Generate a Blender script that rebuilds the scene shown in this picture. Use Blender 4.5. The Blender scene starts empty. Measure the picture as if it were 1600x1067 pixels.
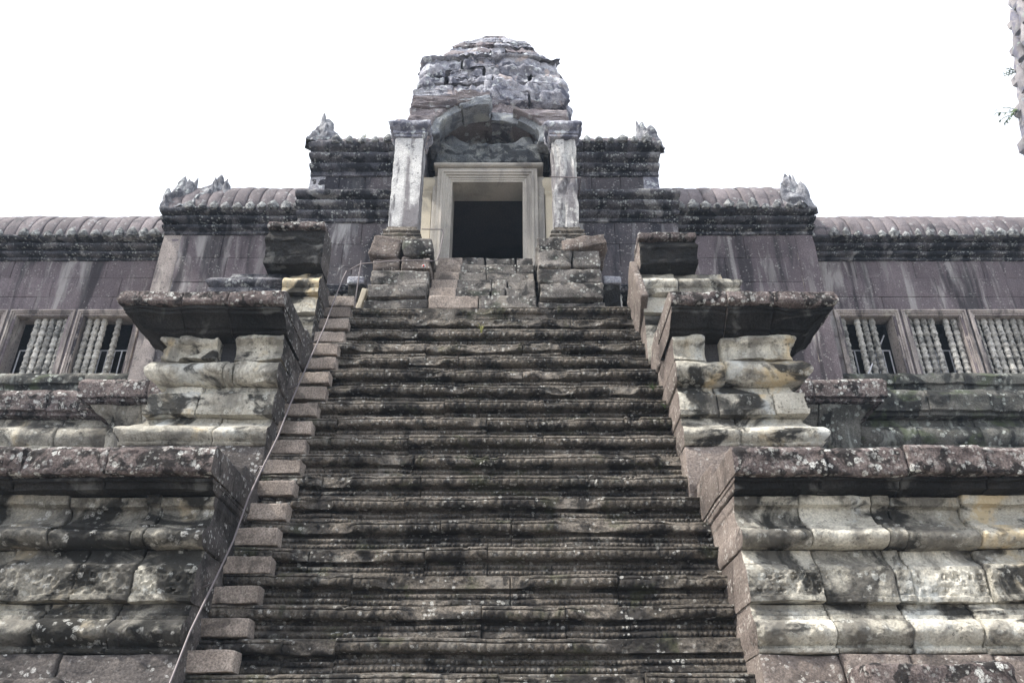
import bpy, math, random
import numpy as np
from mathutils import Vector

random.seed(7)
RNG = np.random.default_rng(7)
EYE = 1.6                       # eye height of the viewer above the court
scene = bpy.context.scene
COL = scene.collection

# ------------------------------------------------------------------ camera
cam_d = bpy.data.cameras.new('camera')
cam = bpy.data.objects.new('camera', cam_d)
COL.objects.link(cam)
cam_d.sensor_width = 36.0
cam_d.lens = 28.8
cam_d.clip_start = 0.05
cam_d.clip_end = 2000
cam.location = (0, 0, EYE)
cam.rotation_euler = (math.radians(90 + 28.8), 0, 0)
scene.camera = cam

# ------------------------------------------------------------------ sky, sun, exposure
SUN_EL, SUN_AZ = math.radians(54), math.radians(-106)      # azimuth from +Y towards +X
world = bpy.data.worlds.new('World')
scene.world = world
world.use_nodes = True
wn = world.node_tree.nodes; wl = world.node_tree.links
wn.clear()
w_out = wn.new('ShaderNodeOutputWorld')
w_bg = wn.new('ShaderNodeBackground')
w_sky = wn.new('ShaderNodeTexSky')
w_sky.sky_type = 'NISHITA'
w_sky.sun_disc = False
w_sky.sun_elevation = SUN_EL
w_sky.sun_rotation = SUN_AZ
w_sky.altitude = 0
w_sky.air_density = 1.0
w_sky.dust_density = 6.0
w_sky.ozone_density = 1.0
w_mix = wn.new('ShaderNodeMix'); w_mix.data_type = 'RGBA'
w_mix.inputs[0].default_value = 0.62
w_mix.inputs[7].default_value = (9.9, 10.2, 10.8, 1)          # even bright cloud deck
wl.new(w_sky.outputs[0], w_mix.inputs[6])
wl.new(w_mix.outputs[2], w_bg.inputs[0])
w_bg.inputs[1].default_value = 0.115
wl.new(w_bg.outputs[0], w_out.inputs[0])

sun_d = bpy.data.lights.new('sun', 'SUN')
sun_d.energy = 3.4
sun_d.angle = math.radians(4)
sun_d.color = (1.0, 0.95, 0.87)
sun = bpy.data.objects.new('sun', sun_d)
COL.objects.link(sun)
_dir = Vector((math.sin(SUN_AZ) * math.cos(SUN_EL), math.cos(SUN_AZ) * math.cos(SUN_EL), math.sin(SUN_EL)))
sun.rotation_euler = _dir.to_track_quat('Z', 'Y').to_euler()
sun.location = (-20, -10, 30)

scene.view_settings.view_transform = 'Standard'
scene.view_settings.look = 'None'
scene.view_settings.exposure = 1.0
scene.view_settings.gamma = 1.0
scene.render.engine = 'CYCLES'
scene.cycles.max_bounces = 6
scene.cycles.use_denoising = True

# ------------------------------------------------------------------ noise (numpy)
def _hash(ix, iy, iz):
    h = (ix.astype(np.uint32) * np.uint32(374761393) + iy.astype(np.uint32) * np.uint32(668265263)
         + iz.astype(np.uint32) * np.uint32(2246822519))
    h = (h ^ (h >> np.uint32(13))) * np.uint32(1274126177)
    h = h ^ (h >> np.uint32(16))
    return (h & np.uint32(0xffffff)).astype(np.float32) / np.float32(0x7fffff) - 1.0

def vnoise(p):
    with np.errstate(over='ignore'):
        fl = np.floor(p)
        f = (p - fl).astype(np.float32)
        i = fl.astype(np.int64)
        f = f * f * (3 - 2 * f)
        r = 0
        for dx in (0, 1):
            wx = f[..., 0] if dx else 1 - f[..., 0]
            for dy in (0, 1):
                wy = f[..., 1] if dy else 1 - f[..., 1]
                for dz in (0, 1):
                    wz = f[..., 2] if dz else 1 - f[..., 2]
                    r = r + wx * wy * wz * _hash(i[..., 0] + dx, i[..., 1] + dy, i[..., 2] + dz)
        return r

def fbm(p, freq=1.0, octs=3, gain=0.5):
    p = np.asarray(p, dtype=np.float64)
    a, s, t = 1.0, 0, 0
    for o in range(octs):
        s = s + a * vnoise(p * freq * (2.03 ** o) + 17.3 * o + 100)
        t += a
        a *= gain
    return s / t

def sstep(a, b, x):
    t = np.clip((x - a) / (b - a), 0, 1)
    return t * t * (3 - 2 * t)

# ------------------------------------------------------------------ object helpers
def thing(name, label, cat, loc=(0, 0, 0), group=None):
    o = bpy.data.objects.new(name, None)
    COL.objects.link(o)
    o.empty_display_size = 0.2
    o.location = (loc[0], loc[1], loc[2] + EYE)
    o['label'] = label; o['category'] = cat
    if group: o['group'] = group
    return o

def wloc(o):
    l = Vector(o.location)
    while o.parent is not None:
        o = o.parent; l += Vector(o.location)
    return l

def place(name, me, parent, pos):
    """link an object with mesh me at world position pos under parent"""
    o = bpy.data.objects.new(name, me)
    COL.objects.link(o)
    if parent is not None:
        o.parent = parent
        o.location = Vector(pos) - wloc(parent)
    else:
        o.location = pos
    return o

def mesh_np(name, V, faces, mats, fmat=None, sharp=45):
    """faces: list of (k x n) int arrays"""
    me = bpy.data.meshes.new(name)
    V = np.asarray(V, dtype=np.float32)
    me.vertices.add(len(V))
    me.vertices.foreach_set('co', V.ravel())
    tot = [np.full(len(f), f.shape[1], dtype=np.int32) for f in faces]
    tot = np.concatenate(tot)
    idx = np.concatenate([f.ravel() for f in faces]).astype(np.int32)
    me.loops.add(len(idx)); me.loops.foreach_set('vertex_index', idx)
    me.polygons.add(len(tot))
    st = np.concatenate([[0], np.cumsum(tot)[:-1]]).astype(np.int32)
    me.polygons.foreach_set('loop_start', st)
    me.polygons.foreach_set('loop_total', tot)
    for m in mats: me.materials.append(m)
    if fmat is not None:
        me.polygons.foreach_set('material_index', np.asarray(fmat, dtype=np.int32))
    me.polygons.foreach_set('use_smooth', np.ones(len(tot), dtype=bool))
    me.update(calc_edges=True)
    me.validate()
    if sharp:
        me.set_sharp_from_angle(angle=math.radians(sharp))
    return me

def put(name, V, faces, mats, parent, fmat=None, sharp=45, rel=True):
    """V in viewer-relative world coordinates; origin goes to the base centre"""
    V = np.asarray(V, dtype=np.float64).copy()
    if rel: V[:, 2] += EYE
    lo, hi = V.min(0), V.max(0)
    c = np.array([(lo[0] + hi[0]) / 2, (lo[1] + hi[1]) / 2, lo[2]])
    if not isinstance(mats, (list, tuple)): mats = [mats]
    me = mesh_np(name, V - c, faces, mats, fmat, sharp)
    return place(name, me, parent, c)

def grid_faces(R, C, closed=True):
    r = np.arange(R - 1)[:, None]
    c = np.arange(C if closed else C - 1)[None, :]
    c2 = (c + 1) % C
    a = r * C + c; b = r * C + c2; d = (r + 1) * C + c; e = (r + 1) * C + c2
    return np.stack([a, b, e, d], -1).reshape(-1, 4)

# profiles: list of ('l', d, z) line, ('t', d, z, k) bulge out, ('c', d, z, k) hollow
def profile(items, res=0.04):
    pts = [(items[0][1], items[0][2])]
    for it in items[1:]:
        d0, z0 = pts[-1]; d1, z1 = it[1], it[2]
        L = math.hypot(d1 - d0, z1 - z0)
        if it[0] == 'l':
            n = max(1, int(round(L / res)))
            for i in range(1, n + 1):
                t = i / n; pts.append((d0 + (d1 - d0) * t, z0 + (z1 - z0) * t))
        else:
            k = it[3] if len(it) > 3 else 0.5
            k *= abs(z1 - z0) * (1 if it[0] == 't' else -1)
            n = max(6, int(round(L * 1.5 / res)))
            for i in range(1, n + 1):
                t = i / n; pts.append((d0 + (d1 - d0) * t + k * math.sin(math.pi * t) ** 0.8, z0 + (z1 - z0) * t))
    return np.array(pts)

def block(name, path, flags, prof, mats, parent, res=0.05, amp=0.012, freq=4.0, fine=0.004, rnd=0.02,
          seed=0, relief=None, side_mat=None, side_sign=0, edge=0.012, sharp=50, chip=0.0):
    """sweep a moulding profile round a plan path; flags say which segments are exposed faces"""
    pts, N, S, E, sid = [], [], [], [], []
    path = [np.array(p, float) for p in path]
    n = len(path) - 1
    segs = []
    for i in range(n):
        t = path[i + 1] - path[i]; L = np.linalg.norm(t); t = t / L
        segs.append((t, L, np.array([t[1], -t[0]])))
    s_acc = 0
    for i in range(n):
        t, L, nn = segs[i]
        if i == 0:
            pts.append(path[0]); N.append(nn * flags[0]); S.append(0); E.append(0.0); sid.append(0)
        if flags[i]:
            m = max(2, int(round(L / res)))
            us = np.linspace(0, 1, m + 1)[1:-1]
            if rnd > 0 and L > 6 * rnd:
                us = np.unique(np.concatenate([us, [rnd * .35 / L, rnd / L, 1 - rnd / L, 1 - rnd * .35 / L]]))
            j0 = (i == 0) or not flags[i - 1]; j1 = (i == n - 1) or not flags[i + 1]
            x0_ = segs[i - 1][2] * flags[i - 1] if i > 0 else np.zeros(2)
            x1_ = segs[i + 1][2] * flags[i + 1] if i < n - 1 else np.zeros(2)
            for u in us:
                pts.append(path[i] + t * L * u); N.append(nn * flags[i] + x0_ * (1 - u) + x1_ * u); S.append(s_acc + u * L)
                e = 9.0
                if j0: e = min(e, u * L)
                if j1: e = min(e, (1 - u) * L)
                E.append(e); sid.append(i)
        s_acc += L
        nxt = nn * flags[i]
        e = 9.0
        if i + 1 < n:
            nxt = nxt + segs[i + 1][2] * flags[i + 1]
            if not (flags[i] and flags[i + 1]): e = 0.0
        else:
            e = 0.0
        pts.append(path[i + 1]); N.append(nxt); S.append(s_acc); E.append(e); sid.append(i)
    pts = np.array(pts); N = np.array(N); S = np.array(S); E = np.array(E)
    R, C = len(prof), len(pts)
    d = np.repeat(prof[:, 0][:, None], C, 1)
    z = np.repeat(prof[:, 1][:, None], C, 1)
    if relief is not None:
        d = d + relief(np.repeat(S[None, :], R, 0), z)
    z0, z1 = prof[:, 1].min(), prof[:, 1].max()
    if rnd > 0:
        q = np.clip(1 - E / rnd, 0, 1) ** 2 * rnd * 0.7
        d = d - q[None, :]
        ez = np.minimum(z - z0, z1 - z)
        d = d - np.clip(1 - ez / edge, 0, 1) ** 2 * edge * 0.8
    P = np.empty((R, C, 3))
    P[..., 0] = pts[:, 0][None, :] + N[:, 0][None, :] * d
    P[..., 1] = pts[:, 1][None, :] + N[:, 1][None, :] * d
    P[..., 2] = z
    q = P + seed * 3.71
    nz = amp * fbm(q, freq, 3) + fine * fbm(q, freq * 7, 2)
    if chip > 0:
        c = fbm(q * np.array([1, 1, 1.6]), 2.1, 3)
        nz = nz - chip * sstep(.12, .5, c)
    P[..., 0] += N[:, 0][None, :] * nz
    P[..., 1] += N[:, 1][None, :] * nz
    ex = (np.abs(N).sum(1) > 0)[None, :]
    P[..., 2] += ex * 0.9 * amp * fbm(q + 31.7, freq * .8, 3)
    F = grid_faces(R, C, True)
    caps = np.stack([np.arange(C)[::-1], (R - 1) * C + np.arange(C)])
    fm = None
    if side_mat is not None:
        mi = np.array([1 if (segs[k][2][0] * side_sign > .5 or (side_sign == 0 and abs(segs[k][2][0]) > .5)) else 0 for k in sid])
        mi = np.roll(mi, -1)
        fm = np.concatenate([np.tile(mi, R - 1), [0, 0]])
        mats = [mats, side_mat]
    return put(name, P.reshape(-1, 3), [F, caps], mats, parent, fm, sharp)

def rbox(name, c, size, mat, parent, rnd=0.03, amp=0.02, freq=3.0, fine=0.006, res=0.07, seed=0, strata=0.0,
         rot=(0, 0, 0), warp=None, chip=0.0, most=26):
    """eroded stone block: subdivided rounded box with noise; c = centre (viewer-relative)"""
    s = np.array(size, float) / 2
    nn = [int(min(most, max(3, round(2 * v / res)))) for v in s]
    ax = []
    for k in range(3):
        u = np.linspace(-1, 1, nn[k] + 1)
        rr = min(rnd / s[k], .45)
        u2 = np.unique(np.concatenate([u[(np.abs(u) < 1 - rr * 1.2) | (np.abs(u) == 1)], [-1 + rr, 1 - rr, -1 + rr * .35, 1 - rr * .35]]))
        ax.append(u2)
    V, F, off = [], [], 0
    for k in range(3):
        a, b = (k + 1) % 3, (k + 2) % 3
        for sg in (-1, 1):
            A, B = np.meshgrid(ax[a], ax[b], indexing='ij')
            P = np.empty(A.shape + (3,))
            P[..., k] = sg; P[..., a] = A; P[..., b] = B
            f = grid_faces(A.shape[0], A.shape[1], False)
            if sg > 0: f = f[:, ::-1]
            V.append(P.reshape(-1, 3)); F.append(f + off); off += A.size
    V = np.concatenate(V); F = np.concatenate(F)
    # merge duplicates along edges
    key = np.round(V, 5)
    uq, inv = np.unique(key, axis=0, return_inverse=True)
    inv = inv.ravel()
    V = uq; F = inv[F]
    F = F[:, ::-1]
    P = V * s
    inner = np.sign(P) * np.maximum(np.abs(P) - 0, 0)
    core = np.clip(P, -(s - np.minimum(rnd, s * .45)), s - np.minimum(rnd, s * .45))
    dv = P - core
    ln = np.linalg.norm(dv, axis=1, keepdims=True)
    nrm = np.where(ln > 1e-6, dv / np.maximum(ln, 1e-6), 0)
    P = core + nrm * np.minimum(ln, np.minimum(rnd, s.min() * .45))
    W = P + np.array(c)
    q = W + seed * 5.13
    dd = amp * fbm(q, freq, 3) + fine * fbm(q, freq * 6, 2)
    if strata: dd = dd + strata * fbm(q * np.array([1, 1, 6.0]), 1.4, 3)
    if chip: dd = dd - chip * sstep(.1, .5, fbm(q, 1.7, 2))
    P = P + nrm * dd[:, None]
    if rot != (0, 0, 0):
        from mathutils import Euler
        Rm = np.array(Euler(rot).to_matrix())
        P = P @ Rm.T
    P = P + np.array(c)
    if warp is not None: P = warp(P)
    return put(name, P, [F], mat, parent, None, 60)

def box_np(x0, x1, y0, y1, z0, z1):
    V = np.array([(x, y, z) for z in (z0, z1) for y in (y0, y1) for x in (x0, x1)], float)
    F = np.array([(0, 2, 3, 1), (4, 5, 7, 6), (0, 1, 5, 4), (2, 6, 7, 3), (0, 4, 6, 2), (1, 3, 7, 5)])
    return V, F

def plain(name, boxes, mat, parent):
    VV, FF, o = [], [], 0
    for b in boxes:
        V, F = box_np(*b); VV.append(V); FF.append(F + o); o += 8
    return put(name, np.concatenate(VV), [np.concatenate(FF)], mat, parent, None, 30)

def tube_np(pts, r, n=8):
    pts = [Vector(p) for p in pts]
    rows = []
    for i, p in enumerate(pts):
        a = pts[max(0, i - 1)]; b = pts[min(len(pts) - 1, i + 1)]
        t = (b - a).normalized()
        u = t.cross(Vector((0.3, 0.5, 0.81))).normalized(); v = t.cross(u)
        rows.append([p + (u * math.cos(2 * math.pi * k / n) + v * math.sin(2 * math.pi * k / n)) * r for k in range(n)])
    V = np.array([[tuple(q) for q in row] for row in rows]).reshape(-1, 3)
    return V, grid_faces(len(rows), n, True), np.stack([np.arange(n), (len(rows) - 1) * n + np.arange(n)[::-1]])

def tube(name, pts, r, mat, parent, n=8):
    V, F, caps = tube_np(pts, r, n)
    return put(name, V, [F, caps], mat, parent, None, 50)

# ------------------------------------------------------------------ materials
def stone(name, base, stain=None, pale=None, lichen=None, streak=1.0, rough=0.92, bump=0.5, bscale=28.0,
          var=0.22, fine=0.35, moss=None):
    """base: (c1, c2, scale); stain/pale/lichen/moss: (colour, scale, threshold, softness, strength)"""
    m = bpy.data.materials.new(name); m.use_nodes = True
    nt = m.node_tree; N = nt.nodes; L = nt.links
    N.clear()
    out = N.new('ShaderNodeOutputMaterial'); bs = N.new('ShaderNodeBsdfPrincipled')
    L.new(bs.outputs[0], out.inputs[0])
    bs.inputs['Roughness'].default_value = rough
    bs.inputs['Specular IOR Level'].default_value = 0.25
    geo = N.new('ShaderNodeNewGeometry'); info = N.new('ShaderNodeObjectInfo')
    def coords(off, sz=1.0):
        mp = N.new('ShaderNodeMapping'); mp.inputs['Location'].default_value = (off, off * 1.7, off * .6)
        mp.inputs['Scale'].default_value = (1, 1, sz)
        L.new(geo.outputs['Position'], mp.inputs[0]); return mp.outputs[0]
    def noise(scale, off, detail=5, sz=1.0, rg=0.55, dist=0.0):
        t = N.new('ShaderNodeTexNoise'); t.inputs['Scale'].default_value = scale
        t.inputs['Detail'].default_value = detail; t.inputs['Roughness'].default_value = rg
        t.inputs['Distortion'].default_value = dist
        L.new(coords(off, sz), t.inputs['Vector']); return t.outputs['Fac']
    def rng(v, a, b, c=0.0, d=1.0):
        r = N.new('ShaderNodeMapRange'); r.interpolation_type = 'SMOOTHSTEP'
        r.inputs[1].default_value = a; r.inputs[2].default_value = b
        r.inputs[3].default_value = c; r.inputs[4].default_value = d
        L.new(v, r.inputs[0]); return r.outputs[0]
    def mul(a, b):
        t = N.new('ShaderNodeMath'); t.operation = 'MULTIPLY'
        L.new(a, t.inputs[0])
        if isinstance(b, float): t.inputs[1].default_value = b
        else: L.new(b, t.inputs[1])
        return t.outputs[0]
    def mix(f, a, b):
        t = N.new('ShaderNodeMix'); t.data_type = 'RGBA'
        if isinstance(f, float): t.inputs[0].default_value = f
        else: L.new(f, t.inputs[0])
        for k, v in ((6, a), (7, b)):
            if isinstance(v, tuple): t.inputs[k].default_value = (*v, 1)
            else: L.new(v, t.inputs[k])
        return t.outputs[2]
    c = mix(rng(noise(base[2], 3.1, 6), .36, .64), base[0], base[1])
    # tone of each single stone
    rv = N.new('ShaderNodeMapRange'); rv.inputs[3].default_value = 1 - var; rv.inputs[4].default_value = 1 + var
    L.new(info.outputs['Random'], rv.inputs[0])
    fv = rng(noise(55, 8.2, 4, 1.0, .7), .3, .7, 1 - fine, 1 + fine)
    mv = mul(rv.outputs[0], fv)
    def scalec(col, v):
        t = N.new('ShaderNodeVectorMath'); t.operation = 'SCALE'
        L.new(col, t.inputs[0]); L.new(v, t.inputs[3]); return t.outputs[0]
    c = scalec(c, mv)
    off = 11.0
    for lay, st in ((pale, streak), (stain, streak), (moss, 1.0)):
        off += 9.7
        for one in ([] if lay is None else (lay if isinstance(lay, list) else [lay])):
            off += 3.3
            f = rng(noise(one[1], off, 7, one[5] if len(one) > 5 else st, .6, .6), one[2], one[2] + one[3])
            f = mul(f, float(one[4]))
            c = mix(f, c, one[0])
    if lichen is not None:
        for one in (lichen if isinstance(lichen, list) else [lichen]):
            off += 4.1
            wob = N.new('ShaderNodeTexNoise'); wob.inputs['Scale'].default_value = one[1] * 2.2; wob.inputs['Detail'].default_value = 4
            L.new(geo.outputs['Position'], wob.inputs['Vector'])
            wv = N.new('ShaderNodeVectorMath'); wv.operation = 'MULTIPLY_ADD'
            L.new(wob.outputs['Color'], wv.inputs[0]); wv.inputs[1].default_value = (.9 / one[1],) * 3; L.new(coords(off), wv.inputs[2])
            vo = N.new('ShaderNodeTexVoronoi'); vo.inputs['Scale'].default_value = one[1] * .75
            L.new(wv.outputs[0], vo.inputs['Vector'])
            sp = N.new('ShaderNodeSeparateColor'); L.new(vo.outputs['Color'], sp.inputs[0])
            lim = rng(sp.outputs[0], one[2] - .10, 1.0, 0.0, .62)
            sub = N.new('ShaderNodeMath'); sub.operation = 'SUBTRACT'; L.new(lim, sub.inputs[0]); L.new(vo.outputs['Distance'], sub.inputs[1])
            spots = rng(sub.outputs[0], -.04, .10 + one[3])
            spots = mul(spots, rng(noise(one[1] * 3.0, off + 5, 5, 1.0, .7), .36, .56))
            reg = rng(noise(one[1] * .14, off + 2, 6), .40, .60)
            c = mix(mul(mul(spots, reg), float(one[4])), c, one[0])
    L.new(c, bs.inputs['Base Color'])
    bp = N.new('ShaderNodeBump'); bp.inputs['Strength'].default_value = bump; bp.inputs['Distance'].default_value = 0.03
    b1 = noise(bscale, 40.0, 9, 1.0, .68)
    L.new(b1, bp.inputs['Height'])
    L.new(bp.outputs[0], bs.inputs['Normal'])
    return m

def simple(name, col, rough=0.6, metal=0.0):
    m = bpy.data.materials.new(name); m.use_nodes = True
    nt = m.node_tree; b = nt.nodes['Principled BSDF']
    b.inputs['Roughness'].default_value = rough; b.inputs['Metallic'].default_value = metal
    t = nt.nodes.new('ShaderNodeTexNoise'); t.inputs['Scale'].default_value = 40; t.inputs['Detail'].default_value = 5
    r = nt.nodes.new('ShaderNodeMix'); r.data_type = 'RGBA'
    r.inputs[6].default_value = (*[v * .7 for v in col], 1); r.inputs[7].default_value = (*[min(1, v * 1.15) for v in col], 1)
    g = nt.nodes.new('ShaderNodeNewGeometry')
    nt.links.new(g.outputs['Position'], t.inputs['Vector'])
    nt.links.new(t.outputs['Fac'], r.inputs[0]); nt.links.new(r.outputs[2], b.inputs['Base Color'])
    return m

M_STAIR = stone('stair_sandstone', ((.078, .069, .058), (.150, .132, .112), 1.3),
                stain=[((.014, .013, .013), 2.2, .47, .12, .85), ((.012, .012, .012), 7.0, .54, .10, .7)], pale=[((.20, .185, .165), 3.0, .54, .12, .55)],
                lichen=[((.55, .55, .52), 36, .74, .05, .7), ((.26, .26, .24), 14, .55, .1, .4)], bump=1.0, bscale=30,
                moss=[((.055, .060, .032), 2.6, .56, .1, .5)], fine=.5)
M_BLOCK = stone('block_sandstone', ((.105, .098, .092), (.205, .190, .175), 1.8),
                stain=[((.018, .018, .018), 3.2, .49, .12, .85)], pale=[((.34, .31, .27), 3.0, .56, .1, .55)],
                lichen=[((.58, .60, .56), 30, .5, .06, .85)], bump=1.0, bscale=26, moss=[((.06, .075, .05), 3.2, .57, .1, .5)], fine=.4)
M_INSERT = stone('new_sandstone', ((.21, .178, .155), (.32, .275, .24), 3.0), stain=[((.065, .056, .050), 3.6, .52, .14, .75)], bump=.5, bscale=60, fine=.45, var=.2)
M_WALL = stone('wall_sandstone', ((.092, .077, .086), (.142, .120, .131), .9), streak=.11,
               stain=[((.026, .024, .028), 1.9, .49, .13, .85)], pale=[((.34, .33, .325), 2.6, .535, .10, .7), ((.24, .235, .23), 6.0, .56, .1, .5)],
               lichen=[((.42, .42, .40), 42, .74, .05, .55)], bump=.5, bscale=30, var=.10, fine=.3)
M_WALLDK = stone('dark_wall_sandstone', ((.056, .053, .061), (.098, .088, .096), .9), streak=.22,
               stain=[((.016, .017, .024), 1.5, .47, .12, .85)], pale=[((.42, .42, .42), 1.9, .565, .08, .7), ((.22, .22, .23), 5.0, .56, .1, .5)],
               lichen=[((.45, .45, .44), 42, .72, .05, .55)], bump=.5, bscale=30, var=.14, fine=.3)
M_CORN = stone('cornice_sandstone', ((.050, .052, .064), (.125, .122, .135), 2.4), streak=.6,
               stain=[((.013, .015, .021), 3.0, .47, .10, .9)], pale=[((.34, .34, .34), 2.6, .55, .1, .55)],
               lichen=[((.46, .49, .48), 30, .36, .06, .85)], bump=1.0, bscale=22, fine=.5)
M_ANTE = stone('antefix_sandstone', ((.14, .145, .15), (.30, .31, .31), 6.0), stain=[((.03, .032, .04), 9.0, .5, .1, .8)], lichen=[((.50, .54, .53), 24, .52, .08, .85)], bump=1.0, bscale=30, fine=.5)
M_PORCH = stone('porch_sandstone', ((.15, .165, .19), (.26, .275, .285), 2.0), stain=[((.07, .078, .10), 2.4, .51, .12, .75)], pale=[((.42, .44, .42), 2.6, .55, .1, .5)], bump=.6, bscale=24)
M_LINT = stone('lintel_sandstone', ((.085, .095, .105), (.175, .185, .185), 3.0), stain=[((.025, .028, .034), 4.5, .48, .10, .85)], pale=[((.27, .29, .27), 5.0, .56, .08, .5)], bump=1.0, bscale=14, fine=.5)
M_ROOF = stone('roof_sandstone', ((.110, .098, .106), (.180, .160, .168), 1.8), stain=[((.04, .04, .048), 2.5, .52, .14, .65)],
               lichen=[((.40, .42, .43), 18, .60, .07, .6)], bump=.6, bscale=30, var=.14, fine=.35)
M_PALE = stone('pale_sandstone', ((.40, .38, .325), (.58, .555, .48), 1.6), streak=.75,
               stain=[((.020, .020, .019), 1.8, .505, .10, .95, 1.2), ((.15, .142, .125), 2.4, .505, .12, .75, .30)],
               pale=[((.58, .46, .27), 1.4, .55, .10, .7), ((.52, .56, .57), 1.8, .57, .08, .5)], lichen=[((.64, .65, .60), 20, .60, .06, .5), ((.04, .04, .038), 40, .55, .05, .7)], bump=.9, bscale=22, var=.2, fine=.24)
M_PALE2 = stone('weathered_pale_sandstone', ((.25, .238, .205), (.44, .42, .36), 1.8), streak=.7,
               stain=[((.016, .016, .015), 1.7, .475, .10, .95, 1.2), ((.11, .104, .093), 2.4, .50, .12, .75, .30)],
               pale=[((.52, .43, .28), 1.5, .555, .10, .6)], lichen=[((.60, .61, .57), 22, .58, .06, .6), ((.035, .035, .033), 40, .50, .05, .7)], bump=1.0, bscale=22, var=.2, fine=.26)
M_PALED = stone('blackened_pale_sandstone', ((.13, .125, .112), (.29, .275, .235), 1.8), streak=.7,
               stain=[((.014, .014, .013), 1.6, .455, .10, .95, 1.3), ((.06, .057, .052), 2.8, .49, .12, .8, .30)],
               pale=[((.48, .41, .29), 1.4, .57, .10, .6)], lichen=[((.58, .58, .55), 24, .58, .06, .65)], bump=1.0, bscale=22, var=.2, fine=.3)
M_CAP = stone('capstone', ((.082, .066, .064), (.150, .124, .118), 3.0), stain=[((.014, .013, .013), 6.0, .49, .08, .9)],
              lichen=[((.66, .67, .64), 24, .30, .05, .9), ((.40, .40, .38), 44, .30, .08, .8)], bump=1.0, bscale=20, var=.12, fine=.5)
M_CAPUND = stone('shade_black_capstone', ((.009, .009, .009), (.024, .023, .022), 2.0), pale=[((.13, .13, .125), 2.8, .555, .10, .6)],  # near-black base holds the shade under the caps; dark capstones share it
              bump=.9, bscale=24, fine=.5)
M_SIDE = stone('brown_side_sandstone', ((.135, .112, .100), (.215, .182, .162), 1.5), stain=[((.055, .047, .043), 2.8, .51, .14, .7)],
               lichen=[((.54, .52, .48), 38, .55, .05, .8)], bump=.9, bscale=26, fine=.35)
M_SIDEL = stone('shaded_side_sandstone', ((.055, .050, .049), (.110, .098, .092), 1.5), stain=[((.016, .015, .015), 2.6, .49, .14, .8)],  # left-hand copy of the side stone, darkened to carry the shade there
               lichen=[((.52, .52, .50), 34, .5, .05, .85)], bump=.9, bscale=26, fine=.4)
M_MOSSY = stone('mossy_base_sandstone', ((.070, .072, .066), (.150, .145, .130), 1.6), streak=.5, stain=[((.015, .016, .016), 2.2, .48, .10, .9)],
               pale=[((.36, .38, .35), 2.4, .56, .09, .55)], moss=[((.075, .095, .050), 2.2, .53, .1, .6)], lichen=[((.50, .54, .50), 18, .57, .06, .7)], bump=1.0, bscale=24, fine=.4)
M_FRAME = stone('frame_sandstone', ((.33, .315, .29), (.44, .415, .375), 1.5), streak=.2, stain=[((.15, .145, .14), 1.9, .51, .14, .65)], bump=.25, bscale=40, fine=.15, var=.06)
M_JAMB = stone('cream_jamb_sandstone', ((.50, .455, .36), (.60, .54, .43), 1.2), streak=.3, stain=[((.28, .26, .22), 1.8, .54, .14, .6)], bump=.2, bscale=40, fine=.1, var=.07)
M_PILLAR = stone('pillar_sandstone', ((.33, .33, .335), (.50, .50, .49), 1.6), streak=.18, stain=[((.14, .13, .14), 2.2, .49, .12, .85), ((.05, .048, .055), 4.5, .57, .08, .75)],
                 lichen=[((.64, .65, .62), 20, .59, .06, .7), ((.06, .06, .065), 30, .60, .05, .7)], bump=.7, bscale=24, fine=.3)
M_TOWER = stone('glare_tinted_sandstone', ((.21, .215, .255), (.37, .375, .415), 2.2), stain=[((.07, .075, .105), 3.0, .50, .10, .85)],  # blue-grey tint puts the skyline's lens glare into the lichened stone colour
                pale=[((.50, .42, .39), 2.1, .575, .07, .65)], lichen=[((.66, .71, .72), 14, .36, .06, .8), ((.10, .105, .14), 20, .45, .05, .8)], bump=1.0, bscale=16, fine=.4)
M_TOWERB = stone('brown_tower_sandstone', ((.195, .172, .185), (.275, .25, .258), 2.0), stain=[((.07, .066, .08), 2.6, .53, .10, .7)],
                lichen=[((.56, .60, .60), 13, .56, .06, .8)], bump=.9, bscale=20, fine=.35)
M_FIN = stone('finial_sandstone', ((.15, .155, .175), (.30, .305, .325), 3.0), stain=[((.05, .052, .066), 4.0, .50, .1, .85)], lichen=[((.55, .60, .60), 14, .50, .08, .8)], bump=1.0, bscale=18, fine=.5)
M_BALUS = stone('baluster_sandstone', ((.30, .292, .275), (.43, .42, .39), 5.0), stain=[((.075, .078, .075), 7.0, .52, .10, .8)],
                lichen=[((.56, .59, .56), 26, .55, .08, .6)], bump=.5, bscale=50, var=.3, fine=.4)
M_PIER = stone('window_pier_sandstone', ((.23, .205, .195), (.36, .32, .30), 1.5), streak=.25, stain=[((.070, .064, .068), 2.4, .51, .12, .8)],
               pale=[((.46, .43, .385), 2.2, .555, .10, .6)], lichen=[((.05, .05, .05), 26, .62, .05, .7)], bump=.5, bscale=34, fine=.3)
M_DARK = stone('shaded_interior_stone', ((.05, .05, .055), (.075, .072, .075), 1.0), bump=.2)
M_FAR = stone('far_tower_sandstone', ((.17, .16, .17), (.28, .265, .27), 1.0), stain=[((.12, .12, .16), 1.6, .51, .1, .8)], lichen=[((.30, .38, .32), 5, .56, .1, .6)], bump=1.0, bscale=6, fine=.4)
M_GROUND = stone('court_paving', ((.18, .165, .145), (.26, .24, .21), .6), stain=[((.08, .075, .07), 1.0, .55, .2, .6)], bump=.4, bscale=12)
M_METAL = simple('galvanised_pipe', (.17, .150, .155), .55, .4)
M_WHITE = simple('grey_white_paint', (.55, .56, .60), .5)
M_LEAF = simple('leaf_green', (.075, .13, .035), .6)
M_DRY = simple('dry_grass', (.30, .30, .10), .7)
M_RED = simple('red_plastic', (.55, .06, .04), .4)

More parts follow.
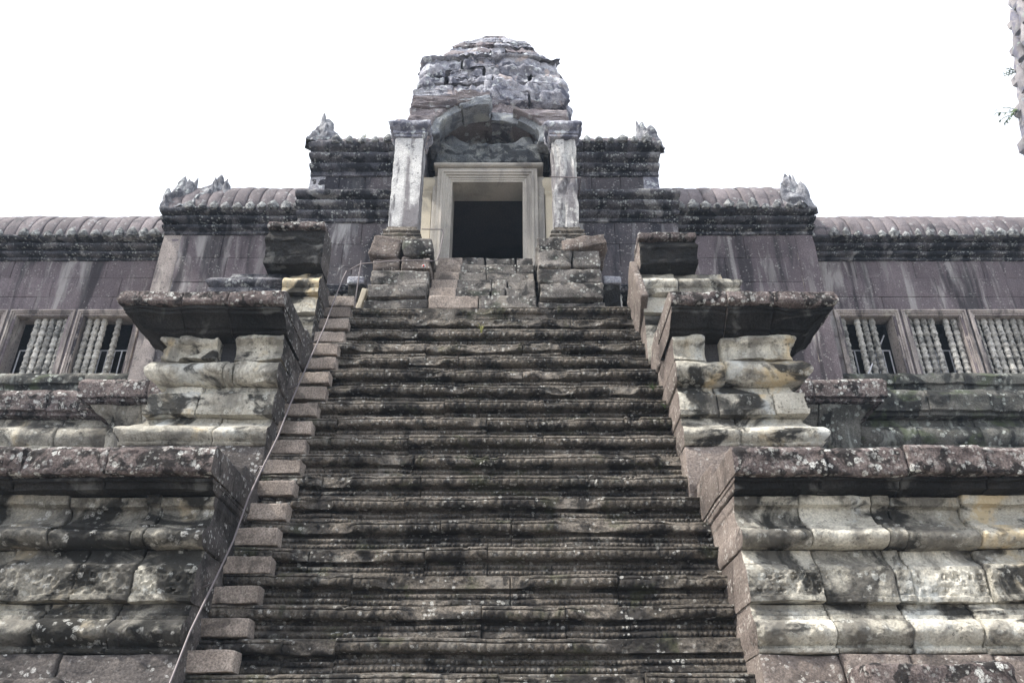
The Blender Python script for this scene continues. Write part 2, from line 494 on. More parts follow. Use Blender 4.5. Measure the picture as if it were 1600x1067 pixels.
# ------------------------------------------------------------------ ground
V, F = np.array([(-400, -400, 0), (400, -400, 0), (400, 400, 0), (-400, 400, 0)], float), np.array([[0, 1, 2, 3]])
g = bpy.data.objects.new('ground', mesh_np('ground', V, [F], [M_GROUND], None, 0))
COL.objects.link(g); g['kind'] = 'structure'

AX = -0.44                                     # axis of the temple

# ------------------------------------------------------------------ great staircase
LAND = 6.25                                    # landing height above the eye
NS = 26
RISE = (LAND + EYE) / NS
RUN = RISE / 1.604
Y_TOP = 10.30                                  # nosing of the landing
def stair_x(z): return -0.31 - 0.145 * (z - 0.746) / 5.5

def step_profile(r):
    """(base d, bulge, kind, z) going from the back bottom to the back top"""
    P = [(-.30, 0, 0, -r - .012), (.010, 0, 0, -r - .012), (.014, 0, 0, -r + .010), (.002, 0, 0, -r + .022)]
    for t in np.linspace(0, 1, 8): P.append((-.030, .036 * math.sin(math.pi * t) ** .8, 1, -r + .026 + .050 * t))
    P += [(-.048, 0, 0, -r + .079), (-.052, 0, 0, -r + .090)]
    for t in np.linspace(0, 1, 8): P.append((-.064, .034 * math.sin(math.pi * t) ** .8, 1, -r + .092 + .046 * t))
    P += [(-.090, 0, 0, -r + .141), (-.125, 0, 0, -r + .147), (-.125, 0, 0, -.122), (-.034, 0, 0, -.114)]
    for t in np.linspace(0, 1, 10): P.append((-.014 + .008 * t, .034 * math.sin(math.pi * t) ** .5, 2, -.112 + .072 * t))
    P += [(-.016, 0, 0, -.037), (.002, 0, 0, -.032), (.002, 0, 0, -.018), (-.008, 0, 0, -.008), (-.030, 0, 0, -.002), (-.07, 0, 0, 0), (-.14, 0, 0, .002), (-.30, 0, 0, .004)]
    return np.array(P)
SP = step_profile(RISE)

def step_stone(x0, x1, yn, zt, seed, res, parent, wear=0.0):
    L = x1 - x0
    n = max(6, int(L / res))
    xs = np.linspace(x0, x1, n + 1)
    xs = np.unique(np.concatenate([xs, [x0 + .004, x0 + .012, x1 - .004, x1 - .012]]))
    R, C = len(xs), len(SP)
    X = np.repeat(xs[:, None], C, 1)
    base = np.repeat(SP[:, 0][None], R, 0); bul = np.repeat(SP[:, 1][None], R, 0)
    kind = np.repeat(SP[:, 2][None], R, 0); Z = np.repeat(SP[:, 3][None], R, 0)
    ph = seed * .013
    bead = .05 + .95 * np.abs(np.sin(math.pi * (X + ph) / .044)) ** .7
    leaf = .25 + .75 * np.abs(np.sin(math.pi * (X + ph) / .080)) ** .8
    mod = np.where(kind == 1, bead, np.where(kind == 2, leaf, 1))
    d = base + bul * mod
    p = np.stack([X, Z * 2.2, np.full_like(X, seed * 7.7)], -1)
    low = fbm(p * np.array([1, .6, 1]), 1.6, 3)
    e = sstep(.10 - wear, .34 - wear, low)
    t = (Z + RISE) / RISE
    dw = .012 - .085 * np.clip(t, 0, 1) ** 1.6 + .028 * fbm(p, 5.0, 3) - .02 * np.sin(math.pi * np.clip(t, 0, 1))
    front = (base > -.1)
    d = np.where(front, d * (1 - e) + np.minimum(dw, d + .02) * e, d)
    # chipped nosing
    chip = sstep(.26, .55, fbm(np.stack([X, np.full_like(X, 3.3 + seed), np.zeros_like(X)], -1), 4.2, 4)) * sstep(-.13, -.01, Z)
    d = np.where(front, d - .065 * chip, d)
    edge = np.minimum(X - x0, x1 - X)
    d = np.where(front, d - .016 * np.clip(1 - edge / .014, 0, 1) ** 2, d)
    q = np.stack([X, d + seed, Z], -1)
    d = d + front * (.011 * fbm(q, 9, 2) + .007 * fbm(q, 36, 2))
    Zd = Z + .018 * fbm(np.stack([X, np.full_like(X, seed * 1.9), np.zeros_like(X)], -1), 1.1, 3)
    Zd = Zd - .03 * chip * (Z > -.02) * front
    P = np.stack([X, yn - d, zt + Zd], -1)
    F = grid_faces(R, C, True)[:, ::-1]
    caps = np.stack([np.arange(C), (R - 1) * C + np.arange(C)[::-1]])
    return put('step_stone', P.reshape(-1, 3), [F, caps], M_STAIR, parent, None, 70)

stair = thing('stone_staircase', 'steep worn grey stone staircase with carved risers climbing to the landing', 'staircase', (stair_x(0), 6.5, -EYE))
rs = random.Random(11)
for k in range(NS):
    zt = LAND - k * RISE
    yn = Y_TOP - k * RUN
    xc = stair_x(zt)
    x0, x1 = xc - 2.33, xc + 2.33
    res = .030 if zt < .3 else (.0085 if zt < 3.6 else .0115)
    # two to four stones in each course
    cuts = sorted(rs.uniform(-1.7, 1.9) for _ in range(rs.choice((2, 2, 3, 4))))
    xs = [x0] + [xc + c for i, c in enumerate(cuts) if i == 0 or c - cuts[i - 1] > .40] + [x1]
    for a, b in zip(xs[:-1], xs[1:]):
        step_stone(a + .0025, b - .0025, yn + rs.uniform(-.020, .020), zt + rs.uniform(-.013, .010), rs.random() * 40, res, stair,
                   wear=rs.choice((-.10, 0, .05, .12)))
    # newer block laid as a half step along the left edge
    if zt > -.5:
        h = .165 + rs.uniform(-.012, .012)
        w = .375 + rs.uniform(-.02, .02)
        xl = xc - 2.245
        bz = zt + .006
        rbox('half_step_block', (xl + w / 2 - .03, yn + .085 + rs.uniform(-.008, .008), bz + h / 2), (w + .06, .20, h), M_INSERT, stair,
             rnd=.012, amp=.012, freq=6, fine=.006, res=.035, seed=k, rot=(0, rs.uniform(-.02, .02), rs.uniform(-.03, .03)), chip=.012)
# landing behind the top nosing
for i, (a, b) in enumerate(((-2.75, -1.5), (-1.5, -.1), (-.1, .9), (.9, 1.95))):
    rbox('landing_slab', ((a + b) / 2, 11.1, LAND - .155), (b - a - .008, 1.5, .30), M_STAIR, stair, rnd=.012, amp=.01, res=.12, seed=50 + i)
plain('rubble_core', [(-2.6, 1.8, 10.35, 12.3, -EYE, LAND - .31)], M_DARK, stair)

# ------------------------------------------------------------------ upper flight to the door
SILL = 7.66
up = thing('upper_stair_flight', 'short narrow stone steps from the landing up to the doorway', 'staircase', (AX, 10.5, LAND))
NU = 6
ru = (SILL - LAND) / NU
for k in range(NU):
    z1 = LAND + (k + 1) * ru; y0 = 10.36 + k * .142
    cuts = {0: (-.8, -.05, .8), 1: (-.42, .12, .34, .8), 2: (-.42, .13, .36, .8), 3: (-.42, .05, .8), 4: (-.42, .02, .52, .8), 5: (-.42, -.005, .5, .8)}[k]
    for a, b in zip(cuts[:-1], cuts[1:]):
        if k == 0 and a < -.5: mat = M_INSERT
        else: mat = M_BLOCK
        g_ = .004 if k != 5 else .02
        rbox('step_stone', (AX + (a + b) / 2, y0 + .25, z1 - ru / 2), (b - a - g_, .5, ru - .008), mat, up, rnd=.022, amp=.016, freq=5, fine=.008, res=.035, seed=k * 9 + a, chip=.02)
    if k > 0:
        rbox('half_step_block', (AX - .62 + .01 * k, y0 + .24, z1 - ru / 2 - .02), (.40, .52, ru - .012), M_INSERT, up, rnd=.010, amp=.006, freq=6, fine=.003, res=.05, seed=70 + k)

# ------------------------------------------------------------------ stepped pedestals beside the stair
def rosettes(cell, z0, z1, rows, amp, seed, lo=-.1, hi=.25):
    def f(S, z):
        u = ((S + seed) / cell) % 1 - .5
        w = ((z - z0) / (z1 - z0) * rows) % 1 - .5
        r = np.sqrt(u * u + w * w) * 2
        pat = np.cos(r * 7.2) * np.clip(1.05 - r, 0, 1) + .35 * np.cos(np.arctan2(w, u) * 6) * np.clip(.55 - np.abs(r - .62), 0, 1)
        sc = np.stack([S + seed, z, np.full_like(S, seed)], -1)
        pat = .45 * pat + 1.0 * (.55 - np.abs(fbm(sc + .03 * pat[..., None], 17, 2)) * 3.0)
        inside = ((z > z0 + .01) & (z < z1 - .01)).astype(float)
        wear = sstep(lo, hi, fbm(np.stack([S + seed * 3, z * 1.5, np.full_like(S, seed)], -1), 1.9, 2))
        return amp * pat * inside * wear
    return f

def lumps(cell, z0, z1, amp, seed):
    def f(S, z):
        u = ((S + seed) / cell) % 1 - .5
        w = (z - (z0 + z1) / 2) / (z1 - z0)
        wear = sstep(-.2, .2, fbm(np.stack([S + seed * 3, z * 0, np.full_like(S, seed)], -1), 1.3, 2))
        bump_ = np.exp(-(u / .30) ** 2 - (w / .42) ** 2)
        det = .45 * fbm(np.stack([S, z, np.full_like(S, seed)], -1), 34, 2)
        return amp * bump_ * (1 + det) * (.35 + .65 * wear)
    return f

def pedestal_course(th, side, xin, edges, yf, depth, prof, mat, smat, res, seed, relief=None, amp=.018, rnd=.016, yside=1.2, jit=.028,
                    outer_open=False, mats=None, name='moulded_stone', skip=(), fine=.010, chip=.025, side_splits=(), inner=True):
    """edges: distances from the inner face, growing outwards; side=+1 right pedestal, -1 left one"""
    rr = random.Random(seed)
    for i in range(len(edges) - 1):
        if i in skip: continue
        first = inner and i == 0
        a, b = edges[i], edges[i + 1]
        y = yf + (0 if first else rr.uniform(-jit, jit))
        pr = prof.copy()
        pr[:, 1] += 0 if first else rr.uniform(-.006, .006)
        m = mat if mats is None else mats[i % len(mats)]
        last = outer_open and i == len(edges) - 2
        ga = 0 if first else .005
        gb = 0 if last else .005
        rel_ = relief(rr.random() * 5) if relief else None
        if first:
            y1 = yf + (side_splits[0] if side_splits else yside)
        else: y1 = y + depth
        y2 = (yf + yside) if last else y + depth
        if side > 0:
            xa, xb = xin + a + ga, xin + b - gb
            path = [(xa, y1), (xa, y), (xb, y), (xb, y2)]
            fl = [.13 if first else 0, 1, 1 if last else 0]
        else:
            xa, xb = xin - b + gb, xin - a - ga
            path = [(xa, y2), (xa, y), (xb, y), (xb, y1)]
            fl = [1 if last else 0, 1, .13 if first else 0]
        block(name, path, fl, pr, m, th, res=res, amp=amp, seed=seed + i * 1.3, rnd=rnd, relief=rel_, fine=fine, chip=chip,
              side_mat=smat if first else None, side_sign=-side)
    sp = list(side_splits) + ([yside] if side_splits else [])
    for j in range(len(sp) - 1):
        ya, yb = yf + sp[j] + .006, yf + sp[j + 1]
        if side > 0:
            path = [(xin + .5, yb), (xin, yb), (xin, ya), (xin + .5, ya)]
        else:
            path = [(xin - .5, ya), (xin, ya), (xin, yb), (xin - .5, yb)]
        block('side_stone', path, [0, .13, 0], prof, smat, th, res=res * 1.3, amp=amp, seed=seed + 60 + j, rnd=rnd, fine=fine)

# ---- lowest tier
def lower_pedestal(side):
    word = 'right' if side > 0 else 'left'
    xin = stair_x(1.6) + side * 2.245
    if side > 0:
        th = thing('stair_pedestal', 'lowest moulded terrace corner right of the staircase, pale blocks under a lichened coping', 'pedestal', (xin + 1.6, 8, -EYE), 'stepped pedestals beside the staircase')
    else:
        th = thing('stair_pedestal', 'lowest moulded terrace corner left of the staircase, dark stained blocks beside the handrail', 'pedestal', (xin - 1.6, 8, -EYE), 'stepped pedestals beside the staircase')
    yf = 6.72
    sm = M_SIDE if side > 0 else M_SIDEL
    pm = [M_PALE, M_PALE2, M_PALE] if side > 0 else [M_PALED, M_PALED, M_PALE2]
    res = .013
    ed = {1: [0, .62, 1.22, 1.36, 1.98, 2.7, 3.5], -1: [0, .52, .98, 1.62, 2.4, 3.3]}[side]
    # foot
    pedestal_course(th, side, xin, {1: [0, .62, 1.15, 1.8, 2.5, 3.5], -1: [0, .9, 1.6, 2.4, 3.3]}[side], yf, .5,
                    profile([('l', .12, -EYE), ('l', .12, .2), ('l', .11, .62), ('l', .02, .93)], .06), sm if side > 0 else M_SIDEL, sm, .05, 101 + side, amp=.02, rnd=.03, yside=1.2)
    # torus course
    pc = profile([('l', .015, .94), ('l', .02, .975), ('l', -.03, .98), ('l', -.03, 1.00), ('t', -.03, 1.20, .42), ('l', -.05, 1.205), ('l', -.05, 1.235), ('l', -.085, 1.24), ('l', -.085, 1.275), ('c', -.12, 1.335, .3)], .013)
    ec = {1: [0, .62, 1.22, 1.78, 2.45, 3.5], -1: [0, .58, 1.15, 1.95, 3.3]}[side]
    pedestal_course(th, side, xin, ec, yf, .45, pc, M_PALE, sm, res, 111 + side, relief=lambda s: lumps(.20, 1.0, 1.20, .045, s), mats=pm, yside=1.15, side_splits=(.62,), chip=.02)
    # carved band course
    pb = profile([('l', -.09, 1.34), ('l', -.04, 1.345), ('l', -.04, 1.385), ('l', -.055, 1.39), ('l', -.055, 1.60), ('l', -.085, 1.605), ('l', -.09, 1.635), ('c', -.20, 1.79, .25)], .013)
    pedestal_course(th, side, xin, ed, yf, .45, pb, M_PALE, sm, res, 121 + side, relief=lambda s: rosettes(.098, 1.395, 1.595, 2, .017, s, -.35, .05), mats=pm[::-1], yside=1.3, side_splits=(.55,))
    # upper torus and hollow
    pa = profile([('l', -.20, 1.80), ('l', -.12, 1.805), ('t', -.12, 1.96, .45), ('l', -.15, 1.965), ('l', -.15, 1.99), ('l', -.19, 1.995), ('c', -.30, 2.18, .22), ('l', -.24, 2.20), ('l', -.22, 2.27), ('l', -.25, 2.285)], .02)
    ea = {1: [0, .60, 1.24, 1.40, 2.02, 2.7, 3.5], -1: [0, .5, .62, 1.3, 2.1, 3.3]}[side]
    pedestal_course(th, side, xin, ea, yf, .4, pa, M_PALE2, sm, res, 131 + side, relief=lambda s: lumps(.17, 1.80, 1.97, .038, s), mats=[M_PALE2, M_PALE, M_PALE2] if side > 0 else [M_PALED], yside=1.45, side_splits=(.6,), chip=.03)
    # coping: dark fillet, then rough slab
    pf = profile([('l', -.20, 2.286), ('l', -.10, 2.30), ('l', -.08, 2.35), ('l', -.03, 2.355), ('l', -.03, 2.385)], .02)
    ef = {1: [0, .75, 1.45, 2.2, 3.5], -1: [0, .95, 1.75, 2.4, 3.3]}[side]
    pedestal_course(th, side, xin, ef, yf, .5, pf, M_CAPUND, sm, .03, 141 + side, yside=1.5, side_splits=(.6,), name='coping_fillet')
    pk = profile([('l', -.01, 2.387), ('l', .04, 2.39), ('l', .055, 2.42), ('l', .045, 2.60), ('l', .0, 2.645), ('l', -.04, 2.655)], .022)
    pedestal_course(th, side, xin, {1: [0, .80, 1.50, 2.16, 2.9, 3.5], -1: [0, .92, 1.66, 2.3, 3.3]}[side], yf, .9, pk, M_CAP, sm, .022, 151 + side, amp=.022, rnd=.02, yside=1.5, side_splits=(.55,), name='coping_slab', fine=.013)
    # the terrace runs on beyond the corner
    far = [3.5 if side > 0 else 3.3, 4.4, 5.3, 6.4, 7.6, 9.0]
    pq = profile([('l', .12, -EYE), ('l', .12, .2), ('l', .11, .62), ('l', .02, .93)], .1)
    for j, (p_, m_) in enumerate(((pq, sm), (pc, pm[0]), (pb, pm[1]), (pa, pm[2]), (pf, M_CAPUND), (pk, M_CAP))):
        pedestal_course(th, side, xin, [v + .1 * (j % 3) if v not in (far[0], 9.0) else v for v in far], yf, .5, p_, m_, sm, .06, 171 + side + j * 10, inner=False, yside=1.5, outer_open=True,
                        name=('foot_stone', 'moulded_stone', 'moulded_stone', 'moulded_stone', 'coping_fillet', 'coping_slab')[j])
    # outermost base course and rough slabs lying on it
    pz = profile([('l', .0, -EYE), ('l', .0, .2), ('l', -.03, .42)], .1)
    pedestal_course(th, side, xin, [.05, 1.0, 2.0, 3.4, 5.0, 7.0, 9.0], 6.16, .7, pz, sm, sm, .08, 161 + side, amp=.02, name='base_stone', yside=.9)
    if side > 0:
        rbox('rough_slab', (xin + 1.14, 6.42, .60), (1.05, .42, .44), M_CAP, th, rnd=.05, amp=.05, fine=.02, res=.03, seed=71, most=40)
        rbox('rough_slab', (xin + .36, 6.44, .54), (.44, .36, .26), M_CAP, th, rnd=.05, amp=.04, fine=.02, res=.03, seed=72, rot=(0, .05, .1))
    else:
        rbox('rough_slab', (xin - 1.3, 6.46, .56), (1.3, .36, .30), M_SIDEL, th, rnd=.05, amp=.04, fine=.02, res=.03, seed=73, most=40)
    s = side
    x0, x1 = sorted((xin + s * .32, xin + s * 8.6))
    plain('rubble_core', [(x0, x1, 7.1, 12.6, -EYE, 2.55)], M_WALLDK, th)
    # rough stones lying on the shoulder beside the steps
    rbox('shoulder_stone', (xin + s * .26, 7.95, 2.60), (.50, .75, .42), sm, th, rnd=.04, amp=.03, res=.05, seed=s + 3)
    rbox('shoulder_stone', (xin + s * .22, 7.42, 2.42), (.34, .50, .40), sm, th, rnd=.05, amp=.04, res=.05, seed=s + 5, rot=(.15, .1, 0))
    return th
lower_pedestal(1); lower_pedestal(-1)

# ---- middle tier
def middle_pedestal(side):
    xin = stair_x(4.0) + side * 2.245
    if side > 0:
        th = thing('stair_pedestal', 'middle pedestal right of the staircase, cream blocks under an overhanging cap painted shade-black below', 'pedestal', (xin + .9, 9, 2.6), 'stepped pedestals beside the staircase')
    else:
        th = thing('stair_pedestal', 'middle pedestal left of the staircase, yellow stained blocks under an overhanging cap painted shade-black below', 'pedestal', (xin - .9, 9, 2.6), 'stepped pedestals beside the staircase')
    yf = 8.22
    sm = M_SIDE if side > 0 else M_SIDEL
    res = .03
    W = 1.50
    yw = 1.9
    pd = profile([('l', .02, 2.62), ('l', .04, 2.9), ('l', .03, 3.14), ('l', -.01, 3.25)], .05)
    pedestal_course(th, side, xin, [0, .7, W + .05], yf, .8, pd, sm, sm, .05, 201 + side, yside=yw, outer_open=True)
    pc = profile([('l', .0, 3.255), ('l', .02, 3.29), ('l', -.01, 3.30), ('t', -.02, 3.48, .40), ('l', -.05, 3.49), ('c', -.14, 3.63, .2)], .025)
    ec = [0, .62, W] if side > 0 else [0, .58, W + .1]
    pedestal_course(th, side, xin, ec, yf, .8, pc, M_PALE, sm, res, 211 + side, relief=lambda s: lumps(.19, 3.30, 3.48, .018, s), yside=yw, outer_open=True, chip=.04, rnd=.03, side_splits=(.6, 1.1))
    pb = profile([('l', -.14, 3.635), ('l', -.07, 3.645), ('l', -.06, 3.70), ('l', -.08, 3.71), ('l', -.09, 3.90), ('l', -.13, 3.91), ('c', -.20, 4.03, .2)], .025)
    eb = [0, .44, 1.06, W] if side > 0 else [0, .86, W]
    pedestal_course(th, side, xin, eb, yf, .8, pb, M_PALE, sm, res, 221 + side, relief=lambda s: rosettes(.12, 3.71, 3.90, 2, .010, s, .0, .35), yside=yw, outer_open=True, rnd=.03, side_splits=(.7, 1.2))
    pa = profile([('l', -.18, 4.035), ('l', -.08, 4.05), ('t', -.08, 4.30, .38), ('l', -.13, 4.31), ('l', -.15, 4.345)], .022)
    ea = [0, .56, W] if side > 0 else [0, .52, .62, W]
    pedestal_course(th, side, xin, ea, yf, .8, pa, M_PALE, sm, .022, 231 + side, yside=yw, outer_open=True, chip=.06, rnd=.03, amp=.03, side_splits=(.65, 1.2))
    # eroded blocks under the cap with a missing one between them
    ph = profile([('l', -.13, 4.35), ('c', -.14, 4.54, .14), ('l', -.08, 4.60), ('l', -.09, 4.655)], .022)
    pedestal_course(th, side, xin, [0, .40, .58, W + .04] if side > 0 else [0, .58, .78, W + .04], yf, .8, ph, M_PALE, sm, .022, 236 + side, yside=yw, outer_open=True, chip=.12, rnd=.05, amp=.05, side_splits=(.65, 1.2), skip=(1,), name='eroded_block')
    # flaring underside with its shade painted black, rough slab on top
    pu = profile([('l', -.14, 4.66), ('l', -.08, 4.67), ('l', -.07, 4.70), ('l', -.02, 4.705), ('c', .12, 4.81, .18), ('l', .15, 4.815), ('l', .155, 4.85), ('l', .18, 4.855), ('l', .185, 4.89)], .02)
    xo = xin - side * .0
    eu = [0, .62, 1.15, W + .14]
    # the inner side of the cap stays nearly flush with the stair, so it is swept on the outer sides only
    def cap(prof, m, name, seed, ins, amp, fine, rnd=.02):
        rr = random.Random(seed)
        for i in range(3):
            a, b = eu[i], eu[i + 1]
            last = i == 2
            y = yf + rr.uniform(-.01, .01)
            A = -ins if i == 0 else a + .005
            B = b - (.0 if last else .005)
            if side > 0:
                xa, xb = xin + A, xin + B
                path = [(xa, yf + .75), (xa, y), (xb, y), (xb, yf + .75)]; fl = [0, 1, 1 if last else 0]
            else:
                xa, xb = xin - B, xin - A
                path = [(xa, yf + .75), (xa, y), (xb, y), (xb, yf + .75)]; fl = [1 if last else 0, 1, 0]
            block(name, path, fl, prof, m, th, res=.022, amp=amp, fine=fine, seed=seed + i, rnd=rnd, chip=.04, side_mat=m if last else sm)
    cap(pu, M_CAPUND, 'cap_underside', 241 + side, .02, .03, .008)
    pk = profile([('l', .18, 4.892), ('l', .22, 4.895), ('l', .24, 4.93), ('l', .225, 5.05), ('l', .17, 5.085), ('l', .10, 5.095)], .018)
    cap(pk, M_CAP, 'cap_slab', 251 + side, .03, .022, .013)
    s = side
    x0, x1 = sorted((xin + s * .27, xin + s * (W - .27)))
    plain('rubble_core', [(x0, x1, yf + .32, 12.3, 2.5, 4.95)], M_DARK, th)
    # stones of the raking side between the cap and the next tier
    rbox('shoulder_stone', (xin + s * .16, 9.55, 4.95), (.34, .8, .55), sm, th, rnd=.04, amp=.03, res=.06, seed=s + 13)
    return th
middle_pedestal(1); middle_pedestal(-1)

# ---- upper tier
def upper_pedestal(side):
    xin = stair_x(5.8) + side * 2.245
    if side > 0:
        th = thing('stair_pedestal', 'upper pedestal right of the landing with one black capstone left at its stair edge', 'pedestal', (xin + .7, 10, 5.0), 'stepped pedestals beside the staircase')
    else:
        th = thing('stair_pedestal', 'upper pedestal left of the landing with one tall black capstone at its stair edge', 'pedestal', (xin - .7, 10, 5.0), 'stepped pedestals beside the staircase')
    yf = 9.60
    up_ = .22
    sm = M_SIDE if side > 0 else M_SIDEL
    W = 1.40 if side > 0 else 1.55
    res = .035
    pc = profile([('l', .0, 4.98), ('l', .02, 5.520), ('l', -.02, 5.540), ('t', -.03, 5.690, .35), ('l', -.06, 5.720)], .03)
    pedestal_course(th, side, xin, [0, .6, W + .05], yf, .7, pc, M_PALE2, sm, res, 301 + side, yside=1.7, outer_open=True, side_splits=(.7,))
    pb = profile([('l', -.06, 5.725), ('l', .0, 5.740), ('l', .0, 5.790), ('l', -.03, 5.800), ('l', -.04, 5.960), ('l', -.07, 5.970), ('l', -.10, 6.050)], .03)
    pedestal_course(th, side, xin, [0, .42, .9, W + .02], yf, .7, pb, M_PALE, sm, res, 311 + side, relief=lambda s: rosettes(.12, 5.80, 5.96, 1, .010, s), yside=1.7, outer_open=True, side_splits=(.8,))
    pa = profile([('l', -.10, 6.055), ('l', -.02, 6.070), ('l', -.02, 6.140), ('l', -.05, 6.150), ('t', -.05, 6.320, .35), ('l', -.10, 6.330), ('c', -.22, 6.500, .2), ('l', -.24, 6.520)], .03)
    ea = [0, .52, W]
    pedestal_course(th, side, xin, ea, yf, .7, pa, M_PALE, sm, res, 321 + side, yside=1.6, outer_open=True, chip=.06, rnd=.035, amp=.022, side_splits=(.6,), mats=[M_PALE, M_PALE2 if side > 0 else M_CORN])
    hc = .62 if side < 0 else .42
    pk = profile([('l', -.06, 6.525), ('l', -.02, 6.54), ('l', -.01, 6.52 + hc * .2), ('l', -.03, 6.525 + hc * .22), ('c', .01, 6.53 + hc * .60, .04), ('l', .03, 6.535 + hc * .62), ('l', .035, 6.535 + hc * .70), ('l', .01, 6.54 + hc * .72), ('l', -.05, 6.53 + hc), ('l', -.12, 6.56 + hc)], .022)
    wcap = .84
    cm = M_CAPUND
    x0, x1 = (xin + .02, xin + wcap) if side > 0 else (xin - wcap, xin - .02)
    fl = [0, 1, .2] if side > 0 else [.2, 1, 0]
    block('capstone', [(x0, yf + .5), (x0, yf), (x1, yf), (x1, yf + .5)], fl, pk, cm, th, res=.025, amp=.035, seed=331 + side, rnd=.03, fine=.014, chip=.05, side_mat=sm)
    rbox('capstone_crust', ((x0 + x1) / 2, yf + .23, 6.58 + hc), (wcap, .54, .10), M_CAP, th, rnd=.03, amp=.03, res=.05, fine=.015, seed=341 + side)
    s = side
    a, b = sorted((xin + s * .25, xin + s * (W - .25)))
    plain('rubble_core', [(a, b, yf + .3, 12.2, 4.9, 6.55)], M_DARK, th)
    # raking slab leaning along the inner edge of the stair
    if side > 0:
        rbox('raking_slab', (xin - .02, 9.95, 6.15), (.10, .75, .95), M_SIDE, th, rnd=.03, amp=.025, res=.05, seed=7, rot=(-.45, -.06, 0))
    return th
upper_pedestal(1); upper_pedestal(-1)

# ------------------------------------------------------------------ terrace base under the galleries
def terrace_base(side):
    if side > 0:
        th = thing('terrace_base', 'moulded dark terrace base below the right gallery windows', 'terrace', (7.5, 12, -EYE))
    else:
        th = thing('terrace_base', 'moulded mossy terrace base below the left gallery windows', 'terrace', (-8.5, 12, -EYE))
    def X(a): return AX + side * a
    # projecting corner under the middle bay
    def run(a, b, y, prof, mat, seed, n, name, res=.05, corner=False, **kw):
        es = [a + (b - a) * i / n for i in range(n + 1)]
        rr = random.Random(seed)
        for i in range(1, n): es[i] += rr.uniform(-.15, .15) * (b - a) / n
        for i in range(n):
            p, q = es[i] + .005, es[i + 1] - .005
            last = corner and i == n - 1
            if last: q += .005
            x0, x1 = sorted((X(p), X(q)))
            yy = y + rr.uniform(-.015, .015)
            fl = [0, 1, 0]
            if last: fl = [0, 1, 1] if side > 0 else [1, 1, 0]
            y2 = yy + (.9 if last else .5)
            block(name, [(x0, y2), (x0, yy), (x1, yy), (x1, y2)], fl, prof, mat, th, res=res, seed=seed + i, **kw)
    slab = profile([('l', -.05, 5.03), ('l', .0, 5.04), ('l', .0, 5.09), ('l', .05, 5.10), ('l', .06, 5.33), ('l', .02, 5.40)], .03)
    run(3.2, 5.92, 11.0, slab, M_CAP, 401 + side, 3, 'coping_slab', corner=True, amp=.02, fine=.012)
    under = profile([('l', -.25, 4.35), ('l', -.22, 4.60), ('c', .0, 5.02, .12)], .05)
    run(3.2, 5.80, 11.05, under, M_PALE2 if side < 0 else M_MOSSY, 411 + side, 3, 'moulded_stone', corner=True, amp=.03, chip=.05)
    slab2 = profile([('l', -.06, 5.14), ('l', -.02, 5.15), ('l', -.02, 5.20), ('l', .04, 5.22), ('l', .06, 5.47), ('l', .0, 5.58)], .03)
    run(5.9, 12.5, 11.75, slab2, M_CAP if side < 0 else M_MOSSY, 421 + side, 6, 'coping_slab', amp=.025, fine=.012, chip=.03)
    und2 = profile([('l', .0, 4.45), ('l', .0, 4.62), ('l', -.04, 4.65), ('t', -.05, 4.98, .22), ('l', -.12, 5.0), ('l', -.14, 5.13)], .04)
    run(5.7, 12.5, 11.75, und2, M_PALE2 if side < 0 else M_MOSSY, 431 + side, 7, 'moulded_stone', amp=.025, relief=lumps(.25, 4.65, 4.98, .03, 1.0))
    foot = profile([('l', .1, 2.4), ('l', .1, 4.35), ('l', .02, 4.44)], .2)
    run(3.2, 12.5, 11.6, foot, M_WALLDK, 441 + side, 8, 'moulded_stone', res=.2)
    # plinth of the gallery itself
    pl = profile([('l', .10, 5.5), ('l', .10, 5.95), ('l', .06, 5.96), ('l', .06, 6.10), ('l', .12, 6.12), ('l', .12, 6.26), ('l', .02, 6.36)], .05)
    run(5.95, 12.5, 12.72, pl, M_MOSSY, 451 + side, 6, 'plinth_stone', amp=.03, chip=.05)
    x0, x1 = sorted((X(1.0), X(12.5)))
    plain('rubble_core', [(x0, x1, 12.1, 16.5, -EYE, 5.45)], M_DARK, th)
    return th
terrace_base(1); terrace_base(-1)

# ------------------------------------------------------------------ masonry walls, frames, cornices, roofs
def masonry(th, x0, x1, z0, z1, y, thick, holes, mat, seed, course=.42, bw=1.05, amp=.006):
    rr = random.Random(seed)
    zs = {z0, z1}
    for h in holes:
        for z in (h[2], h[3]):
            if z0 < z < z1: zs.add(z)
    zs = sorted(zs)
    rows = []
    for a, b in zip(zs[:-1], zs[1:]):
        n = max(1, round((b - a) / course))
        for i in range(n): rows.append((a + (b - a) * i / n, a + (b - a) * (i + 1) / n))
    for a, b in rows:
        iv = [(x0, x1)]
        for h in holes:
            if h[2] < (a + b) / 2 < h[3]:
                nv = []
                for p, q in iv:
                    if h[0] > p: nv.append((p, min(q, h[0])))
                    if h[1] < q: nv.append((max(p, h[1]), q))
                iv = [v for v in nv if v[1] - v[0] > .02]
        for p, q in iv:
            n = max(1, round((q - p) / bw))
            cut = [p + (q - p) * i / n for i in range(n + 1)]
            for i in range(1, n): cut[i] += rr.uniform(-.25, .25) * (q - p) / n
            for u, v in zip(cut[:-1], cut[1:]):
                yy = y + rr.uniform(-.008, .008)
                g_ = .003
                pr = profile([('l', 0, a + g_), ('l', 0, b - g_)], .12)
                block('wall_stone', [(u + g_, yy + thick), (u + g_, yy), (v - g_, yy), (v - g_, yy + thick)], [0, 1, 0], pr, mat, th,
                      res=.12, amp=amp, fine=.003, rnd=.012, edge=.012, seed=rr.random() * 50)

